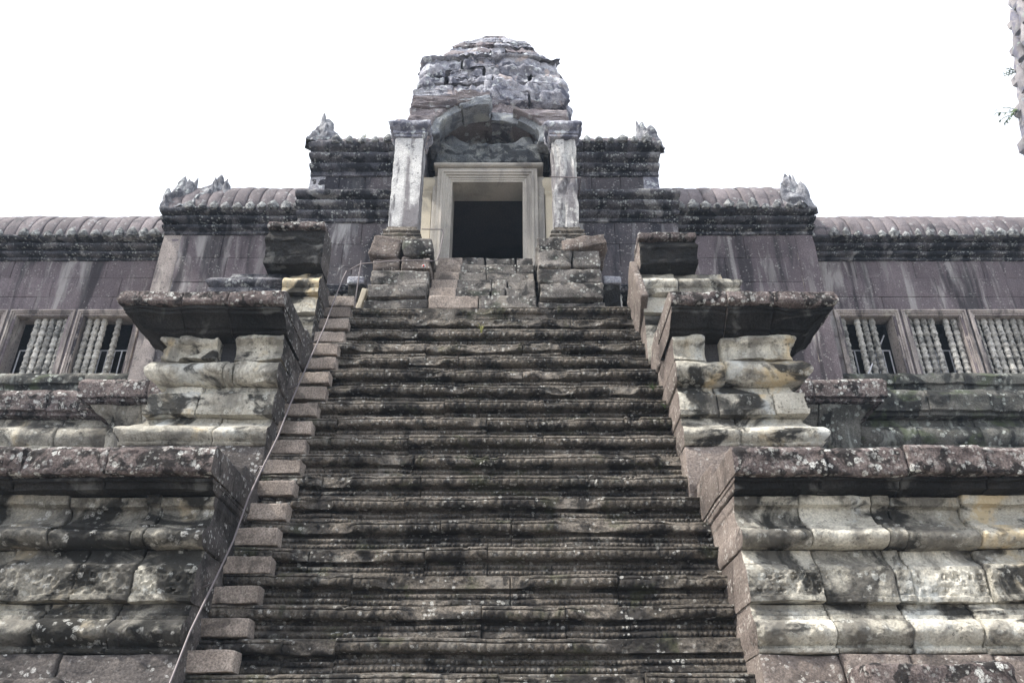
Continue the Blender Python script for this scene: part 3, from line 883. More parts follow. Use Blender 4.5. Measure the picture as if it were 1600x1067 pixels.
def ring_frame(name, x0, x1, z0, z1, y, rings, mat, parent, bottom=True):
    """nested rectangular mouldings; rings = [(outset, proud)] from the outside in"""
    V, F = [], []
    for k, (o, d) in enumerate(rings):
        zb = z0 - (o if bottom else 0)
        V += [(x0 - o, y - d, zb), (x1 + o, y - d, zb), (x1 + o, y - d, z1 + o), (x0 - o, y - d, z1 + o)]
    for k in range(len(rings) - 1):
        a, b = k * 4, k * 4 + 4
        for i in range(4):
            j = (i + 1) % 4
            if i == 0 and not bottom: continue
            F.append((a + i, a + j, b + j, b + i))
    return put(name, np.array(V, float), [np.array(F)], mat, parent, None, 20)

def lathe_mesh(name, prof, n, mat):
    R = len(prof)
    a = np.linspace(0, 2 * math.pi, n, endpoint=False)
    V = np.stack([np.outer(prof[:, 0], np.cos(a)), np.outer(prof[:, 0], np.sin(a)), np.repeat(prof[:, 1][:, None], n, 1)], -1).reshape(-1, 3)
    caps = np.stack([np.arange(n)[::-1], (R - 1) * n + np.arange(n)])
    return mesh_np(name, V, [grid_faces(R, n, True), caps], [mat], None, 50)

def baluster_profile(h, r):
    pts = []
    n = 11
    for i in range(n):
        z = h * i / n; s = h / n
        rr = r * (1.0 if i % 2 == 0 else .90)
        pts += [(rr * .74, z), (rr * .80, z + s * .06), (rr * 1.0, z + s * .22), (rr * 1.04, z + s * .40), (rr * .98, z + s * .55), (rr * .80, z + s * .68), (rr * .90, z + s * .76), (rr * .90, z + s * .86), (rr * .72, z + s * .94)]
    pts.append((r * .8, h))
    return np.array(pts)
WIN_Z0, WIN_Z1 = 6.38, 7.69
BAL = lathe_mesh('baluster', baluster_profile(WIN_Z1 - WIN_Z0, .060), 12, M_BALUS)

def window(th, x0, x1, y, present, fmat, z0=WIN_Z0, z1=WIN_Z1, side=1):
    fr = ring_frame('window', x0, x1, z0, z1, y, [(.12, -.01), (.12, .03), (.085, .035), (.085, .015), (.05, .02), (.05, -.005), (.02, .0), (0, -.02), (0, -.33)], fmat, th, bottom=False)
    for i in present:
        bx = x0 + (x1 - x0) * (i + .5) / 7
        o = place('baluster', BAL, fr, (bx + random.uniform(-.006, .006), y + .15 + random.uniform(-.01, .01), z0 + EYE))
        o.rotation_euler = (0, 0, random.random() * 6)
    return fr

def cornice(th, path, flags, prof, mat, seed, length=1.1, res=.05, relief=None, amp=.018, name='cornice_stone', fine=.016, ret=.22):
    """split every exposed run of the path into stones"""
    n = len(path) - 1
    rr = random.Random(seed)
    for i in range(n):
        if flags[i] < 1: continue
        a, b = np.array(path[i], float), np.array(path[i + 1], float)
        L = np.linalg.norm(b - a); t = (b - a) / L; nrm = np.array([t[1], -t[0]])
        c0 = i > 0 and flags[i - 1]; c1 = i < n - 1 and flags[i + 1]
        if c0: continue_len = 0
        m = max(1, round(L / length))
        cut = [L * k / m for k in range(m + 1)]
        for k in range(1, m): cut[k] += rr.uniform(-.2, .2) * L / m
        for k in range(m):
            p0 = a + t * (cut[k] + .002); p1 = a + t * (cut[k + 1] - .002)
            pth, fl = [], []
            if k == 0 and c0:      # corner stone owns the mitre
                p0 = a
                pr_t = np.array(path[i - 1], float) - a; pr_t = pr_t / np.linalg.norm(pr_t)
                pth.append(tuple(a + pr_t * .6)); fl.append(ret)
            else:
                pth.append(tuple(p0 - nrm * .35)); fl.append(0)
            pth.append(tuple(p0)); fl.append(1); pth.append(tuple(p1))
            if k == m - 1 and c1:
                pth[-1] = tuple(b)
                nx = np.array(path[i + 2], float) - b; nx = nx / np.linalg.norm(nx)
                pth.append(tuple(b + nx * .6)); fl.append(ret)
            else:
                pth.append(tuple(p1 - nrm * .35)); fl.append(0)
            block(name, pth, fl, prof, mat, th, res=res, amp=amp, fine=fine, seed=seed + i * 7 + k * 1.37, rnd=.012, relief=relief)

def beadrow(cell, bands, amp, seed):
    def f(S, z):
        v = 0
        for z0, z1 in bands:
            v = v + ((z > z0) & (z < z1)) * (np.abs(np.sin(math.pi * (S + seed) / cell)) - .5)
        return amp * v
    return f

# shared little meshes
def lump_mesh(name, sx, sy, sz, seed, mat, leaf=True):
    nu, nv = 12, 9
    th_ = np.linspace(0, 2 * math.pi, nu, endpoint=False); ph = np.linspace(0, 1, nv)
    rad = np.sin(np.pi * np.clip(ph * .93 + .05, 0, 1)) ** .7
    if leaf: rad = (1 - ph) ** .55 * (.75 + .5 * np.sin(ph * 3.0))
    V = np.stack([np.outer(rad, np.cos(th_)) * sx, np.outer(rad, np.sin(th_)) * sy, np.repeat((ph * sz)[:, None], nu, 1)], -1).reshape(-1, 3)
    nz = fbm(V + seed * 9.1, 22, 2)
    V[:, :2] *= (1 + .45 * nz)[:, None]
    caps = np.stack([np.arange(nu)[::-1], (nv - 1) * nu + np.arange(nu)])
    return mesh_np(name, V, [grid_faces(nv, nu, True), caps], [mat], None, 60)
ANTE = [lump_mesh('antefix', .10, .06, .22, s, M_ANTE) for s in range(5)]

def rib_mesh(w, R, Rz, a1, seed):
    na, nc = 14, 9
    al = np.linspace(-.12, a1, na); tc = np.linspace(0, math.pi, nc)
    V = np.empty((na, nc, 3))
    for i, a in enumerate(al):
        y = R * (1 - math.cos(a)); z = Rz * math.sin(a)
        ny, nz = -math.cos(a), math.sin(a)
        h = w * .13 * np.sin(tc) ** .8 - .01
        V[i, :, 0] = -np.cos(tc) * w * .5
        V[i, :, 1] = y + ny * h
        V[i, :, 2] = z + nz * h
    q = V + seed * 4.4
    V[..., 1] -= .012 * fbm(q, 8, 2)
    V[..., 2] += .012 * fbm(q + 9, 8, 2)
    V = V.reshape(-1, 3)
    return mesh_np('roof_rib', V, [grid_faces(na, nc, False)], [M_ROOF], None, 0)

def roof(th, x0, x1, y0, z0, R, Rz, a1, w, seed):
    n = max(1, round((x1 - x0) / w)); w = (x1 - x0) / n
    ms = [rib_mesh(w * 1.0, R, Rz, a1, seed + s) for s in range(4)]
    rr = random.Random(seed)
    for i in range(n):
        o = place('roof_rib', rr.choice(ms), th, (x0 + w * (i + .5), y0 + rr.uniform(-.012, .012), z0 + EYE + rr.uniform(-.012, .012)))
    # vault shell just under the ribs
    na = 10
    al = np.linspace(0, a1, na)
    yz = [(y0 + R * (1 - math.cos(a)) + .02, z0 + Rz * math.sin(a) - .03) for a in al]
    V = np.array([(x, y, z) for (y, z) in yz for x in (x0, x1)], float)
    back = np.array([(x0, y0 + R * 1.6, yz[-1][1]), (x1, y0 + R * 1.6, yz[-1][1]), (x0, y0 + R * 1.6, z0 - .4), (x1, y0 + R * 1.6, z0 - .4)])
    F = [(2 * i, 2 * i + 1, 2 * i + 3, 2 * i + 2) for i in range(na - 1)]
    b = 2 * na
    V = np.concatenate([V, back]); F += [(2 * na - 2, 2 * na - 1, b + 1, b), (b, b + 1, b + 3, b + 2)]
    put('vault', V, [np.array(F)], M_ROOF, th, None, 30)
    V = np.array([(0, y, z) for (y, z) in yz] + [(0, y0 + R * 1.6, yz[-1][1]), (0, y0 + R * 1.6, z0 - .4), (0, yz[0][0], z0 - .4)], float)
    for xx in (x0 + .01, x1 - .01):
        W_ = V.copy(); W_[:, 0] = xx
        put('gable', W_, [np.arange(len(W_))[None, :]], M_CORN, th, None, 0)

def antefixes(th, x0, x1, y, z, pitch, seed):
    n = max(1, round((x1 - x0) / pitch)); rr = random.Random(seed)
    for i in range(n):
        if rr.random() < .06: continue
        o = place('antefix', rr.choice(ANTE), th, (x0 + (x1 - x0) * (i + .5) / n, y + rr.uniform(-.015, .015), z + EYE + rr.uniform(-.02, .01)))
        s = rr.uniform(.75, 1.1)
        o.scale = (s, s, s * rr.uniform(.75, 1.1)); o.rotation_euler = (0, 0, rr.uniform(-.3, .3))

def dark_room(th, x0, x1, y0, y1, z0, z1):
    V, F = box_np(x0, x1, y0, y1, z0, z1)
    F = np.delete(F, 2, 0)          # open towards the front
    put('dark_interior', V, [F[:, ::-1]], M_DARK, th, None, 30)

def finial(th, base, shards, mat, seed, name='finial'):
    """weathered roof-end ornament: a lump that splits upwards into ragged points"""
    rr = random.Random(seed)
    VV, FF, off = [], [], 0
    more = []
    for (dx, dy, w, h, lean) in shards:
        more.append((dx, dy, w * 1.2, h * .85, lean * .6))
        for k in range(4):
            more.append((dx + rr.uniform(-.75, .75) * w, dy + rr.uniform(-.5, .5) * w, w * rr.uniform(.42, .65), h * rr.uniform(.55, .92), lean + rr.uniform(-.12, .12)))
    for i, (dx, dy, w, h, lean) in enumerate(more):
        nu, nv = 12, 16
        a = np.linspace(0, 2 * math.pi, nu, endpoint=False); t = np.linspace(0, 1, nv)
        rad = (1 - t ** 1.5) ** .6
        rad[-1] = .05
        ctr = dx + lean * (t ** 1.3)[:, None] * h
        P = np.stack([np.outer(rad, np.cos(a)) * w + ctr, np.outer(rad, np.sin(a)) * w * .75 + dy, np.repeat((t * h)[:, None], nu, 1)], -1)
        q = P * np.array([1, 1, .5]) + seed * 3
        k = 1.05 + .95 * fbm(q, 9, 4)
        P[..., 0] = ctr + (P[..., 0] - ctr) * k
        P[..., 1] = dy + (P[..., 1] - dy) * k
        P[..., 2] += .12 * h * fbm(q + 3, 8, 3) * t[:, None]
        VV.append(P.reshape(-1, 3)); FF.append(grid_faces(nv, nu, True) + off); off += nu * nv
    V = np.concatenate(VV) + np.array(base)
    return put(name, V, [np.concatenate(FF)], mat, th, None, 40)

def eave_profile(z0, h, out, inset=0.0):
    """four-band cornice rising h from z0 and projecting out"""
    return profile([('l', .0, z0), ('l', .03, z0 + .01), ('l', .03, z0 + h * .14), ('l', .01, z0 + h * .16), ('l', out * .35, z0 + h * .20), ('t', out * .38, z0 + h * .36, .35),
                    ('l', out * .25, z0 + h * .38), ('l', out * .25, z0 + h * .44), ('l', out * .62, z0 + h * .48), ('t', out * .70, z0 + h * .66, .35), ('l', out * .5, z0 + h * .68), ('l', out * .5, z0 + h * .73),
                    ('l', out * .95, z0 + h * .77), ('t', out, z0 + h * .97, .25), ('l', out * .8, z0 + h)], .022)

# ---- side galleries (wings)
def wing(side):
    if side > 0:
        th = thing('gallery_wing', 'long low gallery at the right edge with three baluster windows and ribbed roof', 'building', (AX + 9, 14, 5.4), 'galleries either side of the gate')
    else:
        th = thing('gallery_wing', 'long low gallery at the left edge with two baluster windows and ribbed roof', 'building', (AX - 9, 14, 5.4), 'galleries either side of the gate')
    y = 13.0
    def X(a, b): return tuple(sorted((AX + side * a, AX + side * b)))
    wins = [(6.50, 7.45), (7.74, 8.69), (8.98, 9.93), (10.22, 11.17)]
    x0, x1 = X(6.0, 12.6)
    holes = [X(*w) + (WIN_Z0, WIN_Z1) for w in wins]
    masonry(th, x0, x1, WIN_Z0, 8.93, y, .34, holes, M_WALL, 500 + side)
    if side > 0:
        pres = [(0, 2, 3, 4), (0, 1, 2, 3, 5, 6), (0, 1, 2, 3, 4, 5, 6), (0, 1, 3, 4, 6)]
    else:
        pres = [(0, 3, 5, 6)[::1], (2, 3, 4, 5, 6), (0, 1, 2, 3, 4, 5, 6), (0, 1, 2, 4)]
    for w, pz in zip(wins, pres):
        a, b = X(*w)
        p = list(pz)
        if side < 0 and w[0] == 6.50: p = [0, 1, 2, 4]
        window(th, a, b, y, p, M_PIER)
    pr = eave_profile(8.90, .42, .30)
    cornice(th, [(x0, y), (x1, y)], [1], pr, M_CORN, 520 + side, relief=beadrow(.07, ((9.06, 9.2),), .018, 1.0))
    antefixes(th, x0, x1, y - .335, 9.24, .225, 530 + side)
    roof(th, x0, x1, y - .24, 9.34, 1.25, .98, 1.25, .235, 540 + side)
    dark_room(th, x0, x1, y + .33, 16.0, 5.9, 9.2)
    return th
wing(-1); wing(1)

# ---- middle bays and central gatehouse share one stepped building each side of the door
def bay(side):
    if side > 0:
        th = thing('gallery_bay', 'raised gallery bay right of the gate with plain dark wall and curved ribbed roof', 'building', (AX + 4.7, 13, 5.4), 'raised bays beside the gate')
    else:
        th = thing('gallery_bay', 'raised gallery bay left of the gate with plain purple wall and curved ribbed roof', 'building', (AX - 4.7, 13, 5.4), 'raised bays beside the gate')
    y = 12.35
    def X(a, b): return tuple(sorted((AX + side * a, AX + side * b)))
    x0, x1 = X(3.3, 5.98)
    masonry(th, x0, x1, 5.4, 9.06, y, .65, [], M_WALL, 600 + side, course=.52, bw=1.3)
    # pale corner pilaster strip
    a, b = X(5.60, 6.0)
    xo = AX + side * 6.0
    pth = [(xo, y - .02), (xo, y + .7)] if side > 0 else [(xo, y + .7), (xo, y - .02)]
    pr = eave_profile(9.03, .46, .28)
    if side > 0: path, fl = [(x0, y), (xo, y), (xo, y + 1.6)], [1, .5]
    else: path, fl = [(xo, y + 1.6), (xo, y), (x1, y)], [.5, 1]
    cornice(th, path, fl, pr, M_CORN, 620 + side, relief=beadrow(.075, ((9.2, 9.36),), .02, 1.0))
    antefixes(th, x0 + .15, x1 - .1, y - .32, 9.41, .22, 630 + side)
    roof(th, x0, x1, y - .20, 9.52, 1.25, 1.05, 1.25, .235, 640 + side)
    pw = profile([('l', 0, 5.4), ('l', 0, 9.03)], .3)
    sx0, sx1 = sorted((xo, xo - side * .34))
    block('return_wall', [(sx0, y + 1.2), (sx0, y - .012), (sx1, y - .012), (sx1, y + 1.2)], [1 if side < 0 else 0, 1, 1 if side > 0 else 0], pw, M_PIER if side < 0 else M_WALL, th, res=.2, amp=.008, seed=650 + side, side_mat=M_JAMB)
    if side < 0:
        finial(th, (xo + .12, y - .05, 9.52), [(0, 0, .20, .80, -.05), (.0, 0, .15, 1.02, .06), (.10, 0, .13, .92, .10), (.20, .05, .22, .62, .1), (.58, .1, .22, .95, .02), (.68, .1, .17, 1.12, .0), (.42, .1, .26, .80, .05), (.80, .1, .16, .98, .0)], M_FIN, 3)
    else:
        finial(th, (xo - .2, y - .05, 9.50), [(0, 0, .24, .78, -.08), (-.06, 0, .17, 1.08, -.06), (.14, 0, .14, .62, .12), (-.22, .05, .17, .60, .05)], M_FIN, 5)
    return th
bay(-1); bay(1)

# ---- central gatehouse
gate = thing('temple_gatehouse', 'central temple gatehouse with dark doorway and two-tier moulded roof', 'building', (AX, 12.5, 5.4))
YC = 12.0
def GX(a): return AX + a
for side in (-1, 1):
    x0, x1 = sorted((GX(side * 1.25), GX(side * 3.45)))
    wx = sorted((GX(side * 1.95), GX(side * 2.95)))
    wz0, wz1 = 6.33, 7.60
    masonry(gate, x0, x1, 5.6, 9.08, YC, .36, [(wx[0], wx[1], wz0, wz1)], M_WALLDK, 700 + side, course=.5, bw=1.2)
    window(gate, wx[0], wx[1], YC, [0, 2, 3, 5, 6] if side < 0 else [1, 2, 6], M_CORN, wz0, wz1)
    pr = eave_profile(9.05, .60, .24)
    xo = GX(side * 3.45); xi = GX(side * 1.3)
    path, fl = ([(xi, YC), (xo, YC), (xo, YC + 1.2)], [1, .5]) if side > 0 else ([(xo, YC + 1.2), (xo, YC), (xi, YC)], [.5, 1])
    cornice(gate, path, fl, pr, M_CORN, 720 + side, relief=beadrow(.08, ((9.27, 9.5), (9.5, 9.65)), .02, 1.0), length=.9)
    # attic wall and upper cornice
    ya = YC + .12
    xo2 = GX(3.22 if side > 0 else -3.38); xi2 = GX(side * 1.2)
    a, b = sorted((xo2, xi2))
    masonry(gate, a, b, 9.60, 10.26, ya, .5, [], M_WALLDK, 740 + side, course=.33, bw=.6)
    prr = profile([('l', 0, 9.60), ('l', 0, 10.25)], .3)
    sx = sorted((xo2, xo2 - side * .3))
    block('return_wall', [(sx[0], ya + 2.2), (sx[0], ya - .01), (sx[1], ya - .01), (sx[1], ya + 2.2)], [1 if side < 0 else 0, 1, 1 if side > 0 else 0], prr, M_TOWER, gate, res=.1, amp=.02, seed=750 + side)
    pr = eave_profile(10.22, .72, .22)
    path, fl = ([(xi2, ya), (xo2, ya), (xo2, ya + 1.6)], [1, .5]) if side > 0 else ([(xo2, ya + 1.6), (xo2, ya), (xi2, ya)], [.5, 1])
    cornice(gate, path, fl, pr, M_CORN, 760 + side, relief=beadrow(.09, ((10.7, 10.94),), .03, 1.0), length=.8)
    antefixes(gate, a + .1, b - .1, ya - .28, 10.84, .24, 770 + side)
    roof(gate, a, b, ya - .18, 10.93, .9, .34, 1.2, .27, 780 + side)
    if side < 0:
        finial(gate, (xo2 + .10, ya - .02, 10.92), [(0, 0, .24, .50, .05), (.08, 0, .18, .92, .06), (-.02, 0, .15, .80, .05), (.20, 0, .14, .56, .08)], M_FIN, 8)
    else:
        finial(gate, (xo2 - .14, ya - .02, 10.90), [(0, 0, .19, .62, .02), (-.08, 0, .12, .85, -.02), (.08, 0, .16, .72, .0)], M_FIN, 9)
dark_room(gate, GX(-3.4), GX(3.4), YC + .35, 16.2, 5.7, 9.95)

# door frame, jambs, lintel
door = thing('doorway', 'tall open doorway with nested pale stone frame at the top of the steps', 'doorway', (AX, 11.75, SILL))
YD = 11.72
D0, D1 = GX(-.655), GX(.635)
DZ = 9.82
ring_frame('door_frame', D0, D1, SILL - .1, DZ, YD, [(.27, -.25), (.27, .0), (.205, .0), (.20, .025), (.165, .03), (.16, .005), (.12, .008), (.115, -.02), (.075, -.018), (.07, -.04), (.035, -.04), (.03, -.055), (0, -.06), (0, -.62)], M_FRAME, door, bottom=False)
rbox('sill_stone', (GX(.01), 11.72, SILL - .06), (1.75, .75, .12), M_STAIR, door, rnd=.02, amp=.01, seed=3)
for side in (-1, 1):
    pr = profile([('l', 0, SILL - .1), ('l', 0, 9.95)], .3)
    x0, x1 = sorted((GX(side * .885 + .01), GX(side * 1.02 + .01)))
    block('jamb', [(x0, YD + .5), (x0, YD + .06), (x1, YD + .06), (x1, YD + .5)], [0, 1, 0], pr, M_FRAME, door, res=.1, amp=.006, rnd=.01, seed=side)
    pr = profile([('l', .03, SILL - .1), ('l', .03, SILL + .10), ('l', .0, SILL + .14), ('l', 0, 9.55), ('l', .02, 9.57), ('l', .02, 9.62), ('l', .005, 9.63), ('l', .03, 9.68), ('l', .05, 9.75), ('l', .05, 9.85), ('l', .02, 9.95)], .08)
    x0, x1 = sorted((GX(side * 1.035 + .01), GX(side * 1.25 + .01)))
    block('pilaster', [(x0, YD + .55), (x0, YD + .10), (x1, YD + .10), (x1, YD + .55)], [1, 1, 1], pr, M_JAMB, door, res=.1, amp=.006, rnd=.01, seed=side + 4)
pr = profile([('l', 0, 10.10), ('l', .04, 10.105), ('t', .04, 10.19, .35), ('l', .0, 10.195)], .02)
block('lintel_moulding', [(GX(-.93), YD + .4), (GX(-.93), YD), (GX(.95), YD), (GX(.95), YD + .4)], [1, 1, 1], pr, M_FRAME, door, res=.04, amp=.006, seed=21)
rbox('lintel', (GX(.0), YD + .16, 10.43), (1.98, .42, .47), M_LINT, door, rnd=.06, amp=.07, freq=4, fine=.03, res=.035, seed=22, most=70, chip=.06)
rbox('tympanum_ledge', (GX(.05), YD + .48, 10.72), (1.5, .5, .10), M_JAMB, door, rnd=.03, amp=.03, res=.06, seed=23)
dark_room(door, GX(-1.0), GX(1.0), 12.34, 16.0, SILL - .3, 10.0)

# pointed vault of the porch, broken at the crown
vault = thing('porch_vault', 'broken pointed arch of grey stones over the doorway', 'arch', (AX, 11.7, 10.5))
ARC_A, ARC_B, ARC_Z = .92, .54, 10.62
def arch_stone(t0, t1, r0, r1, y0, y1, sgn, mat, seed, name='arch_stone'):
    def warp(P):
        u = (P[:, 0] + .5); w = (P[:, 2] + .5)          # unit box to polar
        t = t0 + (t1 - t0) * u
        rr = r0 + (r1 - r0) * w
        ca, sa = np.cos(t), np.sin(t)
        x = sgn * ((ARC_A + rr) * ca)
        z = ARC_Z + (ARC_B + rr) * sa * (1 + .08 * sa)
        y = y0 + (y1 - y0) * (P[:, 1] + .5)
        return np.stack([GX(.03) + x, y, z], -1)
    return rbox(name, (0, 0, 0), (1, 1, 1), mat, vault, rnd=.05, amp=.16, freq=1.7, fine=.05, res=.07, seed=seed, warp=warp)
ts = [-.25, .42, .98, 1.57]
for i in range(3):
    for j, (ya, yb) in enumerate(((11.22, 11.70), (11.70, 12.22))):
        if j and i: continue
        arch_stone(ts[i] + .003, ts[i + 1] - .003, .02 * j, .22, ya + .05 * (i % 2) * (1 - j), yb, -1, M_PORCH, 800 + i + 11 * j)
        arch_stone(ts[i] + .003, ts[i + 1] - .003, -.02 * j, .20, (ya + .22 + .10 * i) if j == 0 else ya + .1, yb + .03, 1, M_PORCH, 850 + i + 11 * j)
rbox('haunch_stone', (GX(-.62), 12.1, 10.80), (.46, .5, .34), M_PORCH, vault, rnd=.08, amp=.08, fine=.03, res=.05, seed=861, rot=(0, .5, 0))
rbox('haunch_stone', (GX(.66), 12.1, 10.82), (.44, .5, .34), M_PORCH, vault, rnd=.08, amp=.08, fine=.03, res=.05, seed=862, rot=(0, -.5, 0))
rbox('haunch_stone', (GX(-.30), 12.35, 11.10), (.40, .4, .26), M_PORCH, vault, rnd=.08, amp=.08, fine=.03, res=.05, seed=863, rot=(0, .2, 0))
# spandrel masonry over the haunches, cut to the curve of the arch
def spandrel(z0, z1, xo, y0, sgn, mat, seed, x_in=None):
    def warp(P):
        z = z0 + (z1 - z0) * (P[:, 2] + .5)
        q = np.clip((z - ARC_Z) / (ARC_B + .13) / 1.06, 0, 1)
        xa = (ARC_A + .13) * np.sqrt(1 - q * q)
        if x_in is not None: xa = np.maximum(xa, x_in)
        x = sgn * (xa + (xo - xa) * (P[:, 0] + .5))
        y = y0 + (12.5 - y0) * (P[:, 1] + .5)
        return np.stack([GX(.03) + x, y, z], -1)
    return rbox('spandrel_stone', (0, 0, 0), (1, 1, 1), mat, vault, rnd=.04, amp=.05, freq=2.2, fine=.025, res=.09, seed=seed, warp=warp)
zs = [10.66, 10.90, 11.10, 11.27, 11.42]
for i in range(4):
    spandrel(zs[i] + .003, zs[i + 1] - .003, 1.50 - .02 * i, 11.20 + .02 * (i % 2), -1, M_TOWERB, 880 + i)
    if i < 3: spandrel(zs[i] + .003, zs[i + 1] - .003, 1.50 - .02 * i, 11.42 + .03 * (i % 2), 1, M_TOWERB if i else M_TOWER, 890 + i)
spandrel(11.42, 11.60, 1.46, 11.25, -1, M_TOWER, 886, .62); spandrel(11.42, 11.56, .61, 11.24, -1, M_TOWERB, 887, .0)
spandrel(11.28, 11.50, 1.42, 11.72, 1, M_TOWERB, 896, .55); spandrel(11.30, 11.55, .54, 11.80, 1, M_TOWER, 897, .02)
plain('tympanum_back', [(GX(-1.3), GX(1.3), 12.9, 13.0, 10.0, 12.0)], M_DARK, vault)
rbox('fallen_tympanum_stone', (GX(.25), 12.45, 10.92), (.5, .4, .3), M_CORN, vault, rnd=.05, amp=.05, seed=851, rot=(0, .3, .2))

# ------------------------------------------------------------------ ruined tower above
tower = thing('ruined_tower', 'crumbling stub of the tower above the gate, layered lichened slabs with a painted blue glare tint', 'tower', (AX, 13.5, 11.6))
rt = random.Random(21)
HZ = np.array([11.4, 11.8, 12.05, 12.7, 13.35, 13.5, 13.9, 14.35, 14.76, 15.10, 15.36, 15.56])
HW = np.array([1.50, 1.54, 1.60, 1.57, 1.54, 1.26, 1.16, .96, .74, .50, .30, .10])
zc = [11.50, 11.76, 11.98, 12.24, 12.50, 12.72, 13.02, 13.34, 13.56, 13.82, 14.04, 14.32, 14.54, 14.78, 15.00, 15.20, 15.38, 15.52]
for ci in range(len(zc) - 1):
    z0, z1 = zc[ci], zc[ci + 1]
    n = rt.choice((3, 4, 4)) if z0 < 13.3 else rt.choice((2, 3))
    if z0 > 14.95: n = 1
    kf = rt.uniform(.955, 1.03)
    cut = [-1.55 + 3.1 * i / n for i in range(n + 1)]
    for i in range(1, n): cut[i] += rt.uniform(-.28, .28) * 3.1 / n
    for i in range(n):
        ks = kf * rt.uniform(.975, 1.025)
        def warp(P, ks=ks):
            u = (P[:, 0] - GX(.03)) / 1.55; v = (P[:, 1] - 13.5) / 1.55
            h = np.interp(P[:, 2], HZ, HW) * ks
            u2, v2 = np.clip(u, -1.1, 1.1), np.clip(v, -1.1, 1.1)
            x = GX(.03) + u * np.sqrt(1 - .16 * v2 * v2) * h
            y = 13.5 + v * np.sqrt(1 - .16 * u2 * u2) * h * (.80 + .2 * h / 1.55)
            return np.stack([x, y, P[:, 2]], -1)
        a, b = cut[i], cut[i + 1]
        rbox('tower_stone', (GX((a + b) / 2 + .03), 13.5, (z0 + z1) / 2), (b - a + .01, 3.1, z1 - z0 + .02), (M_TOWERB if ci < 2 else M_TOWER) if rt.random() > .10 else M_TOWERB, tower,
             rnd=.045, amp=.15, freq=2.2, fine=.07, res=.05, seed=3.0, strata=.055, chip=.09, most=62, warp=warp)
plain('rubble_core', [(GX(-1.2), GX(1.2), 12.75, 14.6, 11.0, 12.75), (GX(-.6), GX(.6), 13.0, 14.0, 12.7, 13.5)], M_DARK, tower)

# ------------------------------------------------------------------ porch piers and pillars
def pier(side):
    if side < 0:
        th = thing('porch_pier', 'tumbled stack of stone blocks left of the upper steps under the pillar', 'pier', (GX(-1.25), 10.8, LAND))
        rows = [(-1.78, -.80, 6.26, 6.44, 10.42, M_BLOCK, 0), (-1.74, -.82, 6.45, 6.70, 10.36, M_BLOCK, 0), (-1.70, -.82, 6.71, 6.97, 10.42, M_BLOCK, 0), (-1.72, -1.28, 6.98, 7.22, 10.45, M_SIDE, .0), (-1.27, -.80, 6.98, 7.22, 10.40, M_SIDE, 0),
                (-1.25, -.79, 7.26, 7.56, 10.42, M_BLOCK, -.10), (-1.76, -1.30, 7.24, 7.62, 10.44, M_SIDE, .22), (-1.65, -.95, 7.5, 7.66, 10.62, M_BLOCK, 0)]
    else:
        th = thing('porch_pier', 'stack of moulded stone blocks right of the upper steps with slipped reddish slab', 'pier', (GX(1.3), 10.8, LAND))
        rows = [(.82, 1.84, 6.26, 6.42, 10.42, M_BLOCK, 0), (.84, 1.82, 6.43, 6.72, 10.36, M_BLOCK, 0), (.84, 1.80, 6.73, 6.99, 10.40, M_BLOCK, 0), (.84, 1.36, 7.00, 7.34, 10.38, M_BLOCK, 0), (1.37, 1.80, 7.00, 7.34, 10.40, M_BLOCK, 0),
                (.82, 1.28, 7.35, 7.60, 10.42, M_BLOCK, 0), (1.20, 1.92, 7.36, 7.58, 10.36, M_SIDE, -.22), (.98, 1.70, 7.55, 7.70, 10.60, M_BLOCK, 0)]
    for i, (a, b, z0, z1, y0, m, ro) in enumerate(rows):
        rbox('pier_stone', (GX((a + b) / 2), y0 + .42, (z0 + z1) / 2), (b - a - .012, .84, z1 - z0 - .004), m, th, rnd=.035, amp=.028, freq=4, fine=.01, res=.045, seed=1000 + i + side * 20, rot=(0, ro, 0), strata=.03, chip=.03)
    # dark upright slab beside the pier, pale on top
    rbox('upright_slab', (GX(side * 2.0), 11.1, 6.62), (.26, .5, .72), M_CAPUND, th, rnd=.02, amp=.02, res=.06, seed=1050 + side)
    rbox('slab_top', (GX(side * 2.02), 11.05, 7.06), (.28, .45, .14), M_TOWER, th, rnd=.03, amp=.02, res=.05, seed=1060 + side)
    plain('rubble_core', [(min(GX(side * .9), GX(side * 1.7)), max(GX(side * .9), GX(side * 1.7)), 10.75, 11.9, 6.2, 7.5)], M_DARK, th)
    return th
pier(-1); pier(1)
rbox('timber_prop', (GX(-1.86), 10.62, 6.48), (.09, .12, .52), M_JAMB, None, rnd=.015, amp=.02, seed=5, rot=(0, .22, 0))
tp = bpy.data.objects['timber_prop']; tp['label'] = 'pale wedge leaning beside the left tumbled pier on the landing'; tp['category'] = 'prop'

